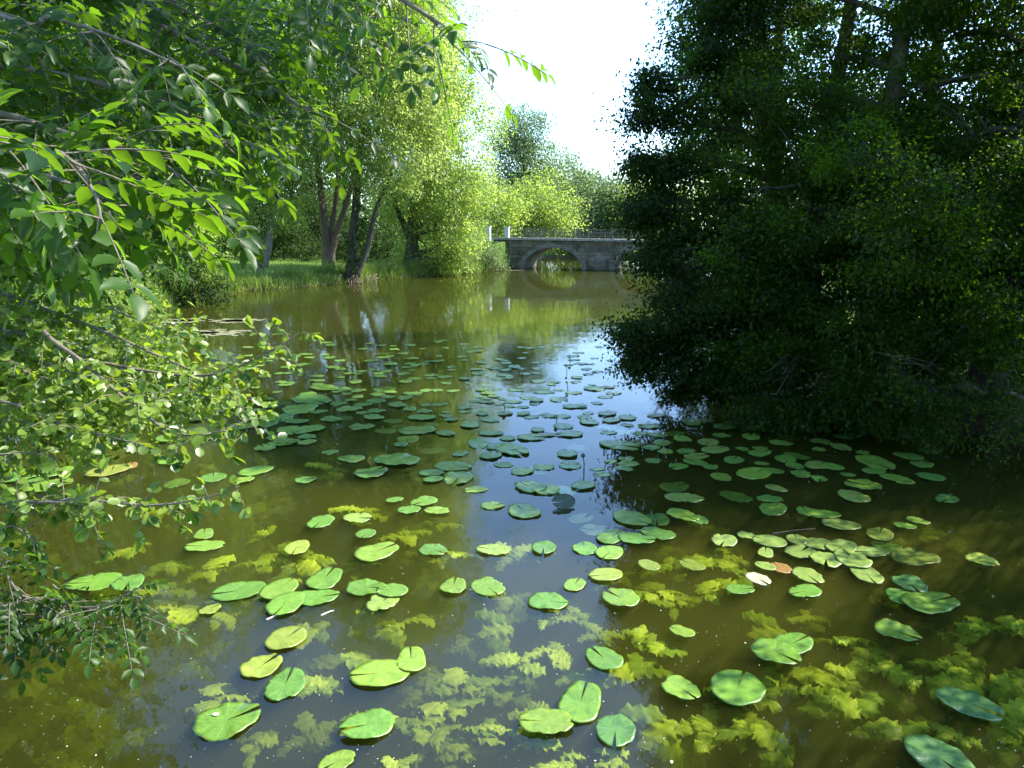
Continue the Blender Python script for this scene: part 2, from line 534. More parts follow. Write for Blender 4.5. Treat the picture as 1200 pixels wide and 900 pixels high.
def plain(name, a, b, sc=6, rough=.85, metal=0.0, bump=.4):
    m, n, out = newmat(name)
    tc = N(n, "ShaderNodeTexCoord")
    nz = N(n, "ShaderNodeTexNoise", i_Scale=sc, i_Detail=7.0, i_Roughness=.68)
    n.links.new(tc.outputs["Object"], nz.inputs["Vector"])
    r = ramp(n, [(.35, a), (.68, b)])
    n.links.new(nz.outputs[0], r.inputs[0])
    p = N(n, "ShaderNodeBsdfPrincipled", i_Roughness=rough, i_Metallic=metal)
    n.links.new(r.outputs[0], p.inputs["Base Color"])
    bp = N(n, "ShaderNodeBump", i_Strength=bump, i_Distance=.01)
    n.links.new(nz.outputs[0], bp.inputs["Height"]); n.links.new(bp.outputs[0], p.inputs["Normal"])
    n.links.new(p.outputs[0], out.inputs[0])
    return m

M['cap'] = plain("pale_coping_stone", (.14, .14, .10), (.36, .345, .29), 3)
M['vous'] = plain("voussoir_stone", (.09, .085, .062), (.24, .22, .175), 3)
M['iron'] = plain("painted_iron", (.035, .04, .035), (.09, .095, .08), 20, .6)
M['post'] = plain("whitewashed_stone", (.45, .44, .40), (.66, .64, .60), 7)

br = bpy.data.objects.new("stone_bridge", None)
C.objects.link(br)
br.location = (BO[0], BO[1], 0)
br.rotation_euler = (0, 0, BR_ANG)
tag(br, "old grey stone arch bridge with iron railing across the far end of the pond", "bridge")
def bpart(name, mb, mat, smooth=False, parent=None):
    o = mb.build(name, mat, None, smooth)
    o.parent = parent or br
    return o
ARCH = [(1.45, 6.0, 1.60), (8.3, 12.3, 1.56), (14.6, 18.6, 1.5)]
U0, U1, BW = -1.0, 22.6, 3.4
def ztop(u): return 2.17 - .010 * u
us = set(np.round(np.arange(U0, U1 + .01, .4), 3))
for a, b, h in ARCH:
    us = {u for u in us if not (a - .1 < u < b + .1)}
    us |= set(np.round((a + b) / 2 - (b - a) / 2 * np.cos(np.linspace(0, math.pi, 29)), 4))
us = sorted(us)
def zlow(u, side):
    for a, b, h in ARCH:
        if a < u < b or (abs(u - a) < 1e-3 and side > 0) or (abs(u - b) < 1e-3 and side < 0):
            t = (u - (a + b) / 2) / ((b - a) / 2)
            return .02 + h * math.sqrt(max(0, 1 - t * t))
    return -1.1
mb = MB()
def q(*pts):
    n0 = len(mb.v)
    mb.v += list(pts); mb.f.append(tuple(range(n0, n0 + len(pts))))
for u, v in zip(us[:-1], us[1:]):
    a, b = zlow(u, 1), zlow(v, -1)
    ta, tb = ztop(u), ztop(v)
    q((u, 0, a), (v, 0, b), (v, 0, tb), (u, 0, ta))
    q((v, BW, b), (u, BW, a), (u, BW, ta), (v, BW, tb))
    q((u, 0, ta), (v, 0, tb), (v, BW, tb), (u, BW, ta))
    q((u, 0, a), (u, BW, a), (v, BW, b), (v, 0, b))
for a, b, h in ARCH:
    q((a, 0, -1.1), (a, BW, -1.1), (a, BW, .02), (a, 0, .02))
    q((b, BW, -1.1), (b, 0, -1.1), (b, 0, .02), (b, BW, .02))
for u, s in ((U0, 1), (U1, -1)):
    q((u, BW, -1.1), (u, 0, -1.1), (u, 0, ztop(u)), (u, BW, ztop(u)))
bpart("spandrel_wall", mb, M['stone'])
for a, b, h in ARCH:
    for yy, sgn in ((-.045, -1), (BW + .045, 1)):
        mb = MB()
        c, rx = (a + b) / 2, (b - a) / 2
        nv = 19
        for k in range(nv):
            t0 = math.pi * (k + .03) / nv; t1 = math.pi * (k + .97) / nv
            def pt(t, e): return (c - (rx + e) * math.cos(t), .02 + (h + e) * math.sin(t))
            n0 = len(mb.v)
            jt = random.uniform(0, .02)
            y0, y1 = (yy + .022 + jt, yy + .22) if sgn < 0 else (yy - .22, yy - .022 - jt)
            e0, e1 = -.012, .30 + random.uniform(-.03, .04)
            for y_ in (y0, y1):
                for t, e in ((t0, e0), (t1, e0), (t1, e1), (t0, e1)):
                    x_, z_ = pt(t, e)
                    mb.v.append((x_, y_, z_))
            mb.f += [tuple(n0 + i for i in f) for f in ((0, 1, 2, 3), (7, 6, 5, 4), (4, 5, 1, 0), (5, 6, 2, 1), (6, 7, 3, 2), (7, 4, 0, 3))]
        bpart("arch_ring", mb, M['vous'])
for pc in (7.15, 13.45):
    for s in (-1, 1):
        mb = MB()
        y0 = -.004 if s < 0 else BW + .004
        prof = [(pc - .75, y0), (pc - .6, y0 + s * .5), (pc, y0 + s * .95), (pc + .6, y0 + s * .5), (pc + .75, y0)]
        zt = 0.75
        nn = len(prof)
        mb.v = [(x, y, -1.1) for x, y in prof] + [(x, y, zt) for x, y in prof] + [(pc, y0, zt + .55)]
        mb.f = [(i, i + 1, nn + i + 1, nn + i) for i in range(nn - 1)] + [(nn + i, nn + i + 1, 2 * nn) for i in range(nn - 1)]
        bpart("cutwater", mb, M['stone'])
for y0, y1 in ((-.14, .34), (BW - .34, BW + .14)):
    mb = MB()
    u = U0
    while u < U1 - .1:
        L = random.uniform(1.0, 1.5)
        e = min(u + L, U1)
        zt = ztop((u + e) / 2) + .004
        mb.quadbox((u + .006, y0, zt), (e - .006, y1, zt + .15 + random.uniform(-.008, .008)))
        u = e
    bpart("coping", mb, M['cap'])
mb = MB()
mb.quadbox((U0, .36, 2.19 - .2), (U1, BW - .36, 2.21))
bpart("road_deck", mb, M['vous'])
for yy in (.1, BW - .1):
    mb = MB()
    zb = lambda u: ztop(u) + .15
    for hgt in (.16, .42, .68):
        pts = [(u, yy, zb(u) + hgt) for u in np.linspace(0.3, U1 - .3, 12)]
        mb.tube(pts, [.017] * 12, 6)
    for u in np.arange(.4, U1 - .3, .145):
        mb.tube([(u, yy, zb(u) + .16), (u, yy, zb(u) + .68)], [.007, .007], 4)
    r_ = bpart("railing", mb, M['iron'])
    for u in np.arange(1.9, U1, 1.9):
        mb = MB()
        mb.quadbox((u - .03, yy - .032, zb(u) + .012), (u + .03, yy + .032, zb(u) + .74))
        bpart("railing_post", mb, M['iron'], parent=r_)
    for u, zlo, zhi in ((-1.38, 1.1, 3.12), (.12, 2.27, 3.06)) if yy < 1 else ():
        mb = MB()
        mb.quadbox((u - .16, yy - .16, zlo), (u + .16, yy + .16, zhi))
        mb.quadbox((u - .2, yy - .2, zhi + .002), (u + .2, yy + .2, zhi + .08))
        bpart("stone_post", mb, M['post'])
    mb = MB()
    for hgt in (.16, .42, .68):
        mb.tube([(-1.25, yy, 2.3 + hgt), (-.01, yy, 2.3 + hgt)], [.022, .022], 6)
    bpart("rail_section", mb, M['iron'])

# ------------------------------------------------------------------ background trees on the left bank
def gp(px, py, Y):
    p = At(px, py, Y)
    return np.array([p[0], Y, gz(p[0], Y) - .1])

def ashblob(lst): return PB(lst)

G_LEFT = "tall trees on the left bank"
b = gp(305, 310, 41.5)
tree("ash_tree", "pale twin-stemmed tree standing on the sunny lawn at the left bank", b,
     [([b, b + (-.3, 0, 1.2), b + (-.7, .2, 4), b + (-1.2, .3, 9)], .28, .10), ([b + (.1, 0, .6), b + (.5, .1, 1.8), b + (.8, .2, 4.5), b + (1.0, .3, 10)], .25, .09)],
     PB([(290, 130, 42, 58), (250, 60, 44, 70), (285, 212, 41, 36), (335, 235, 41, 22), (235, 190, 41, 50), (300, 30, 45, 75), (260, 255, 41, 20), (300, -80, 45, 80), (230, -60, 45, 80)]),
     .17, M['maple'], M['bark_pale'], G_LEFT, .85, 110, 3.0, .2, seed=21)
b = gp(383, 302, 43)
tree("willow_tree", "brown multi-stemmed willow leaning right on the left bank", b,
     [([b, b + (0, 0, 2), b + (-.15, 0, 4.6), b + (-.5, 0, 9)], .29, .12), ([b + (.15, 0, .6), b + (.55, 0, 2.2), b + (1.5, .1, 4.8), b + (2.4, .2, 9)], .22, .09),
      ([b + (.1, .2, .5), b + (.3, .2, 2.5), b + (.75, .3, 5.2), b + (.9, .3, 8)], .2, .08)],
     PB([(345, 110, 41, 55), (395, 70, 43, 70), (440, 20, 44, 70), (385, 150, 41, 42), (350, 185, 40, 26), (430, 140, 41, 40), (400, -60, 44, 90), (440, -150, 45, 80), (365, 25, 43, 60)]),
     .16, M['willow'], M['bark_brown'], G_LEFT, .85, 110, 3.0, .4, wr=.5, seed=22)
b = gp(411, 322, 42.3)
tree("ivy_clad_tree", "dark ivy-clad tree rising from tangled roots at the water's edge", b,
     [([b, b + (.1, 0, 1.5), b + (.45, .1, 4.5), b + (1.2, .2, 10)], .34, .17), ([b + (.2, 0, .4), b + (1.0, 0, 2.0), b + (1.6, .1, 4.2), b + (2.9, .2, 7)], .22, .07)],
     PB([(455, 110, 42, 55), (465, 50, 43, 62), (475, 170, 42, 45), (430, 195, 41, 24), (470, 0, 45, 62), (470, -90, 45, 90), (505, 120, 43, 40)]),
     .16, M['willow'], M['bark_dark'], G_LEFT, .85, 110, 3.0, .4, wr=.5, seed=23)
# ivy round its foot and the root tangle are parts of that tree
ivy = [o for o in C.objects if o.name.startswith("ivy_clad_tree")][0]
crown_mesh("ivy", [(b + (.1 + .09 * k, -.1, .5 + .62 * k), .5 - .02 * k, 1.2) for k in range(8)], .10, .16, 16, 1.6, M['wood'], ivy, .3, .8, 24)
mb = MB()
for k in range(26):
    s = b + np.array([rng.uniform(-.9, 2.6), rng.uniform(-.9, .1), rng.uniform(.15, .55)])
    e = s + np.array([rng.normal() * .5, -rng.uniform(.3, 1.0), -rng.uniform(.5, .9)])
    lp = limb_path(s, e, .2, 4)
    mb.tube(lp, np.linspace(.035, .012, len(lp)), 5)
mb.build("root", M['bark_brown'], ivy, True)
b = gp(482, 312, 49.5)
tree("ash_tree", "broad pale green tree with branches sweeping down to the water before the bridge", b,
     [([b, b + (.1, 0, 2), b + (.4, 0, 5), b + (.9, .2, 11)], .45, .16), ([b + (-.1, 0, 2), b + (-1.0, 0, 4.4), b + (-1.8, .1, 7.5)], .2, .08)],
     PB([(522, 150, 49, 62), (522, 85, 50, 42), (510, 215, 49, 50), (550, 215, 50, 32), (470, 235, 49, 36), (528, 272, 49, 34), (492, 285, 50, 28), (550, 262, 50, 22),
         (492, 25, 51, 48), (490, 100, 51, 60), (515, 305, 49, 20), (540, 298, 49, 22), (455, -70, 52, 65)]),
     .17, M['maple'], M['bark_dark'], G_LEFT, .85, 110, 3.0, .3, wr=.5, seed=25)
b = gp(140, 330, 30)
tree("ash_tree", "wide leafy tree at the far left of the lawn behind the overhanging branches", b,
     [([b, b + (0, 0, 3), b + (.3, 0, 7), b + (.3, .2, 12)], .35, .14)],
     PB([(100, 100, 31, 110), (180, 60, 32, 90), (170, 200, 30, 60), (60, 230, 29, 80), (200, 250, 31, 40), (20, 60, 30, 110), (120, -60, 32, 120), (140, 290, 29, 40), (40, 320, 28, 50), (230, 285, 33, 22)]),
     .15, M['maple'], M['bark_dark'], G_LEFT, .8, 60, 2.8, .2, seed=26)
for bx, by, hh_, lab, sdd in ((-9.8, 13.2, 11, "leafy tree on the left bank just behind the alder branches", 27), (-7.9, 9.0, 9.5, "leafy tree on the left bank nearest the ash, outside the left edge of the view", 28)):
    b = np.array([bx, by, gz(bx, by) - .1])
    bl = [(b + np.array([rng.normal() * .8, rng.normal() * .8, hh_ * (.2 + .1 * k)]), 1.7 + rng.uniform(-.2, .3), 1.0) for k in range(9)]
    tree("bank_tree", lab, b, [([b, b + (.1, 0, hh_ * .4), b + (.2, 0, hh_ * .95)], .2, .06)], bl, .10, M['ash'], M['bark_dark'], "leafy trees close by on the left bank", .4, 60, 2.0, .15, seed=sdd)
# wood behind
G_WOOD = "trees of the wood behind the left bank"
WOOD_LABEL = "shaded wood tree standing behind the lit trees of the left bank"
for i, (px, Y, h) in enumerate([(215, 66, 16), (285, 74, 18), (345, 68, 17), (405, 76, 19), (455, 72, 18), (505, 78, 16), (130, 60, 16), (60, 54, 16)]):
    b = gp(px, 300, Y)
    bl = []
    for k in range(8):
        z = h * (.12 + .11 * k)
        bl.append((b + np.array([rng.normal() * 1.3, rng.normal() * 1.0, z]), 2.9 - .12 * k + rng.uniform(-.3, .3), 1.0))
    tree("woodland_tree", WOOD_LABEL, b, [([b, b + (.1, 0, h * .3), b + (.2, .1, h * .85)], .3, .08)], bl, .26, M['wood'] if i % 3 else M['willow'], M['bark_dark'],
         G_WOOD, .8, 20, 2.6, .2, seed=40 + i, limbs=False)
# dark shrubs under the trees
for i, (px, py, Y, r) in enumerate([(330, 268, 56, 30), (365, 262, 60, 36), (440, 272, 56, 32), (458, 285, 54, 22), (275, 272, 58, 28), (215, 290, 50, 30), (405, 282, 58, 24)]):
    c = At(px, py, Y)
    b = np.array([c[0], Y, gz(c[0], Y) - .05])
    rr_ = r * Y / F
    bl = [(np.array([c[0] + dx * rr_, Y + rng.normal() * .3, b[2] + dz * rr_]), rr_ * .72, 1.0) for dx, dz in ((-.7, .6), (0, .9), (.7, .6), (.2, 1.5))]
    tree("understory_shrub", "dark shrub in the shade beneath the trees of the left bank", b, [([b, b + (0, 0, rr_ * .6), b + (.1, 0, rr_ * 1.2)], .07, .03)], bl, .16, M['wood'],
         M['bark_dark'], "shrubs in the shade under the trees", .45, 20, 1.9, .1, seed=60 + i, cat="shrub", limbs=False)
# pale shrubs at the foot of the bridge
for i, (px, py, Y, r, lab) in enumerate([(560, 292, 54, 22, "pale green shrub spilling into the water left of the bridge"), (577, 303, 55.5, 16, "small bright bush against the left abutment of the bridge"),
                                         (535, 305, 51.5, 16, "low grey-green bush at the water below the broad tree")]):
    c = At(px, py, Y)
    b = np.array([c[0], Y, max(gz(c[0], Y), 0) - .05])
    rr_ = r * Y / F
    bl = [(np.array([c[0] + dx * rr_, Y + rng.normal() * .3, c[2] + dz * rr_]), rr_ * .6, 1.0) for dx, dz in ((-.6, -.1), (0, .5), (.5, -.1), (.1, -.5), (.9, -.6), (-.8, -.6))]
    tree("bank_shrub", lab, b, [([b, (b + c) / 2, c], .05, .02)], bl, .14, M['shrub'], M['bark_brown'], "pale shrubs beside the bridge", .4, 20, 2.2, .5, wr=.4, seed=75 + i, cat="shrub", limbs=False)
# left middle-distance bush
for i, (px, py, Y, r, lab) in enumerate([(30, 330, 12, 75, "sunlit pale bush on the left bank behind the alder branches"), (225, 325, 30, 36, "dark bush at the lawn's left corner by the water"), (110, 350, 18, 60, "leafy bush low on the left bank")]):
    c = At(px, py, Y)
    b = np.array([c[0], Y, max(gz(c[0], Y), 0) - .05])
    rr_ = r * Y / F
    bl = [(c + np.array([dx * rr_, rng.normal() * .2, dz * rr_]), rr_ * .6, 1.0) for dx, dz in ((-.6, 0), (0, .6), (.6, 0), (.1, -.5), (-.5, -.6), (.6, -.6))]
    tree("bank_bush", lab, b, [([b, (b + c) / 2, c], .05, .02)], bl, .075 if Y < 20 else .13, M['shrub'] if i == 0 else M['maple'] if i == 2 else M['wood'], M['bark_brown'], "bushes along the left bank", .25, 20, 2.0, .1, seed=80 + i, cat="shrub", limbs=False)

# ------------------------------------------------------------------ trees beyond the bridge
def far(name, lab, px, Y, blobs, leaf, mat, seed, droop=.1, dens=3.4, clump=1.2):
    p = At(px, 300, Y)
    b = np.array([p[0], Y, gz(p[0], Y) - .1])
    tops = At(*blobs[0][:3])
    tree(name, lab, b, [([b, (b + tops) / 2, tops], .3, .08)], PB(blobs), leaf, mat, M['bark_pale'], "trees beyond the bridge", clump, 50, dens, droop, seed=seed)
far("poplar_tree", "tall grey-green poplar standing behind the left end of the bridge", 612, 88,
    [(615, 150, 88, 29), (605, 190, 88, 36), (632, 190, 88, 29), (598, 160, 88, 25), (625, 225, 88, 34), (590, 225, 88, 32), (640, 140, 88, 13, .6)], .22, M['poplar'], 101)
far("round_tree", "round bright green tree directly behind the bridge railing", 632, 74, [(632, 235, 74, 34), (610, 250, 74, 25), (655, 250, 74, 27), (630, 262, 74, 29), (600, 265, 74, 18)], .24, M['maple'], 102)
far("light_tree", "light feathery tree behind the bridge between the round tree and the dark right trees", 700, 82, [(690, 235, 82, 32), (715, 245, 82, 34), (670, 220, 84, 23), (705, 215, 84, 20, .7), (735, 235, 82, 32), (690, 265, 80, 27), (725, 270, 80, 27), (668, 185, 84, 13, .5)], .27, M['poplar'], 103)
far("pale_tree", "pale thin-crowned tree farthest behind the bridge", 665, 105, [(660, 205, 105, 20), (680, 215, 105, 20), (668, 185, 105, 11), (640, 215, 105, 23), (700, 230, 105, 25)], .36, M['poplar'], 104)
far("leafy_tree", "yellow-green tree crowding the left approach of the bridge", 580, 68, [(578, 245, 68, 27), (590, 262, 68, 20), (565, 225, 69, 25), (600, 240, 69, 18)], .22, M['maple'], 105)
far("leafy_tree", "green tree behind the bridge half hidden by the dark right trees", 760, 78, [(765, 240, 78, 39), (790, 220, 79, 46), (740, 262, 78, 29), (780, 270, 78, 34)], .26, M['maple'], 106)
for i, (px, Y, r) in enumerate([(640, 81, 24), (664, 82, 25), (688, 80, 24), (618, 82, 24), (712, 82, 24)]):
    c = At(px, 284, Y)
    b = np.array([c[0], Y, max(gz(c[0], Y), -.1)])
    rr_ = r * Y / F
    bl = [(c + np.array([dx * rr_, 0, dz * rr_]), rr_ * .6, 1.0) for dx, dz in ((-.5, 0), (.5, 0), (0, -.5), (0, .5))]
    tree("waterside_bush", "leafy bush closing the channel beyond the bridge, seen through its arch or over its deck", b, [([b, c], .06, .02)], bl, .22, M['maple'] if i % 2 else M['willow'], M['bark_dark'], "bushes beyond the bridge", .5, 20, 2.2, .3, seed=110 + i, cat="shrub", limbs=False)

bl = []
gw = np.random.default_rng(150)
for k in range(150):
    x = gw.uniform(-120, 150)
    hgt = gw.uniform(3, 9)
    bl.append((np.array([x, 128 + gw.normal() * 5 - .12 * abs(x - 10), hgt]), gw.uniform(2.6, 4.2), 1.0))
o = crown_mesh("distant_wood", bl, .55, 1.4, 18, 1.3, M['poplar'], None, .1, .6, 151)
tag(o, "low belt of distant woodland closing the horizon behind every other tree", "woodland", kind="stuff")
bl = [(np.array([gw.uniform(13, 46), gw.uniform(24, 42), gw.uniform(.8, 7.5)]), gw.uniform(1.8, 2.8), 1.0) for k in range(70)]
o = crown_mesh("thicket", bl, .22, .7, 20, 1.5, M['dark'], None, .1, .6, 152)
tag(o, "deep shaded thicket behind the alders of the right bank", "thicket", kind="stuff")

# ------------------------------------------------------------------ dark trees on the right bank
G_RIGHT = "dark alders of the right bank"
def rt(lab, base, stems, blobs, seed, leaf=.064, dens=3.4, mat=None, extra=()):
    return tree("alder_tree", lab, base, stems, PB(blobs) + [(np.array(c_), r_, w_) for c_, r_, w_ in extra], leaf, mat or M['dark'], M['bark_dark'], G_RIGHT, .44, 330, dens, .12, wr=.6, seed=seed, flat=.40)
b = np.array([5.4, 13.6, .2])
rt("dark alder leaning out over the water, leftmost on the right bank", b,
   [([b, b + (-.5, 0, 2.5), b + (-1.1, 0, 5.5), b + (-1.5, 0, 9.5)], .2, .06), ([b + (.2, 0, .2), b + (.1, .2, 3), b + (.5, .3, 7), b + (.6, .3, 11)], .2, .06)],
   [(858, 40, 13.5, 50), (806, 150, 13, 48), (788, 120, 13, 24, .7), (766, 96, 13, 13, .6), (753, 130, 12.8, 10, .5), (804, 235, 12.6, 60), (780, 205, 12.6, 26, .8), (756, 190, 12.6, 14, .6), (751, 245, 12.5, 12, .6), (783, 270, 12.5, 28, .8),
    (806, 325, 12.2, 66), (786, 330, 12.2, 30, .8), (760, 300, 12.2, 16, .6), (756, 395, 12, 22, .8), (778, 420, 11.9, 30, .9), (793, 375, 12, 30, .8), (811, 415, 11.8, 52),
    (875, -50, 14, 70), (865, -160, 14, 65, .7), (890, -280, 14.5, 80, .7), (848, 10, 13.6, 26, .7), (839, 30, 13.6, 14, .5), (820, 70, 13.4, 16, .6), (848, 455, 11.6, 44), (803, 455, 11.7, 30, .8), (746, 418, 11.9, 10, .6), (744, 385, 12, 8, .6), (868, 110, 13.4, 50)], 201)
b = np.array([6.2, 12.6, .2])
rt("dense dark alder in the middle of the right bank, boughs touching the water", b,
   [([b, b + (-.2, 0, 3), b + (0, 0, 6), b + (.2, 0, 11)], .22, .07)],
   [(880, 110, 13, 75), (900, 220, 12.3, 85), (920, 320, 11.8, 88), (930, 415, 11.2, 75), (870, 300, 12, 70), (880, 390, 11.7, 65), (900, 470, 11, 42), (960, 480, 10.8, 42), (960, 150, 12.6, 75), (990, 250, 11.8, 85),
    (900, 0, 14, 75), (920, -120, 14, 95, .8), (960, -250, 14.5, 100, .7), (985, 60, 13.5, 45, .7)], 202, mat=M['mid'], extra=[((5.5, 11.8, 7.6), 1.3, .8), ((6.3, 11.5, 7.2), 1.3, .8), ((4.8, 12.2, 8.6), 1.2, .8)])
b = np.array([7.6, 11.6, .3])
rt("dark spreading alder at the right edge, with sunlit leaf tips", b,
   [([b, b + (0, 0, 3), b + (.2, 0, 6), b + (.4, 0, 11)], .22, .07)],
   [(1020, 360, 11, 85), (1050, 440, 10.4, 70), (1060, 200, 11.8, 85), (1090, 300, 11, 90), (1130, 400, 10.2, 80), (1150, 250, 11, 85), (1010, 470, 10.6, 45), (1090, 480, 10, 42), (1140, 150, 11.8, 70, 1.1), (1190, 330, 10.4, 80),
    (1190, 200, 11, 70), (1060, 110, 12.5, 55, 1.0), (1090, -60, 13, 100, .7), (1060, -200, 14, 110, .7), (1190, 60, 12.5, 60, .9), (1100, 40, 12.8, 55, .8), (1200, -90, 13, 100, .7), (1260, 120, 12, 100, .8), (1290, 300, 11, 100), (1060, 225, 9.9, 40, .5), (1110, 290, 9.6, 42, .5), (1000, 170, 10.2, 34, .5), (1030, 300, 9.9, 36, .5), (1150, 370, 9.4, 36, .5)], 203, mat=M['mid'], extra=[((7.4, 10.4, 6.6), 1.2, .5), ((8.4, 10.2, 7.6), 1.3, .55), ((9.3, 10.4, 8.6), 1.3, .6), ((7.5, 11.6, 7.6), 1.3, .8)])
b = np.array([7.3, 8.9, .2])
tree("bank_shrub", "sunlit shrub leaning over the water at the right edge of the view", b, [([b, b + (-.5, -.1, .5), At(1185, 460, 8.7)], .05, .02), ([b, b + (0, 0, 1), At(1230, 420, 8.7)], .05, .02)],
     PB([(1190, 490, 8.6, 30, .6), (1225, 460, 8.8, 45, .7), (1172, 515, 8.5, 18, .5), (1240, 500, 8.8, 50, .7)]), .055, M['mid'], M['bark_brown'], None, .2, 18, 1.4, .2, wr=.55, seed=204, cat="shrub")
# trees farther back on the right bank
for i, (x, y, h, lab) in enumerate([(9.5, 18, 11, "tall dark tree standing behind the leftmost alder of the right bank"), (11.5, 15, 12, "tall dark tree behind the right bank alders, sky showing through its top"), (14.5, 19, 12, "dark tree farthest back on the right bank"), (9.8, 12.6, 9.0, "tall dark tree just outside the right edge behind the spreading alder"), (6.3, 19.2, 12.8, "tall slim tree rising inside the dark mass behind the leftmost alder"), (6.8, 24, 13, "dark tree at the water's edge hidden farthest along the right bank")]):
    b = np.array([x, y, gz(x, y) - .1])
    bl = []
    for k in range(9):
        gk = np.random.default_rng(900 + 20 * i + k)
        bl.append((b + np.array([np.clip(gk.normal(), -1, 1.5) * .8, gk.normal() * .8, h * (.12 + .095 * k)]), 1.75 + gk.uniform(-.3, .3), 1.0 if k < 5 else .7))
    tree("woodland_tree", lab, b, [([b, b + (.2, 0, h * .4), b + (0, .1, h * .95)], .22, .06)], bl, .12, M['dark'], M['bark_dark'], "trees behind the right bank alders", .4, 20, 1.7, .1, seed=220 + i, limbs=True)
# the near right bank, partly outside the frame: its shade falls into the lower right corner
b = np.array([8.1, 5.5, .3])
bl = [(b + np.array([rng.normal() * .9 - .4, rng.normal() * .8, 1.3 + .5 * k]), 1.15, .9) for k in range(8)]
tree("alder_tree", "alder on the near right shore shading the lower right corner", b, [([b, b + (0, 0, 3), b + (-.3, 0, 5)], .16, .05)], bl, .085, M['dark'], M['bark_dark'], G_RIGHT, .26, 20, 1.6, .1, wr=.6, seed=230)

b = np.array([9.4, 9.6, .3])
bl = [(b + np.array([rng.normal() * .7 - .3, rng.normal() * .5 + .1, 1.6 + .65 * k]), 1.35, 1.0) for k in range(8)]
tree("alder_tree", "alder outside the right edge behind the overhanging shrub", b, [([b, b + (0, 0, 3), b + (-.3, 0, 6)], .18, .05)], bl, .085, M['dark'], M['bark_dark'], G_RIGHT, .4, 80, 2.0, .1, wr=.6, seed=231)

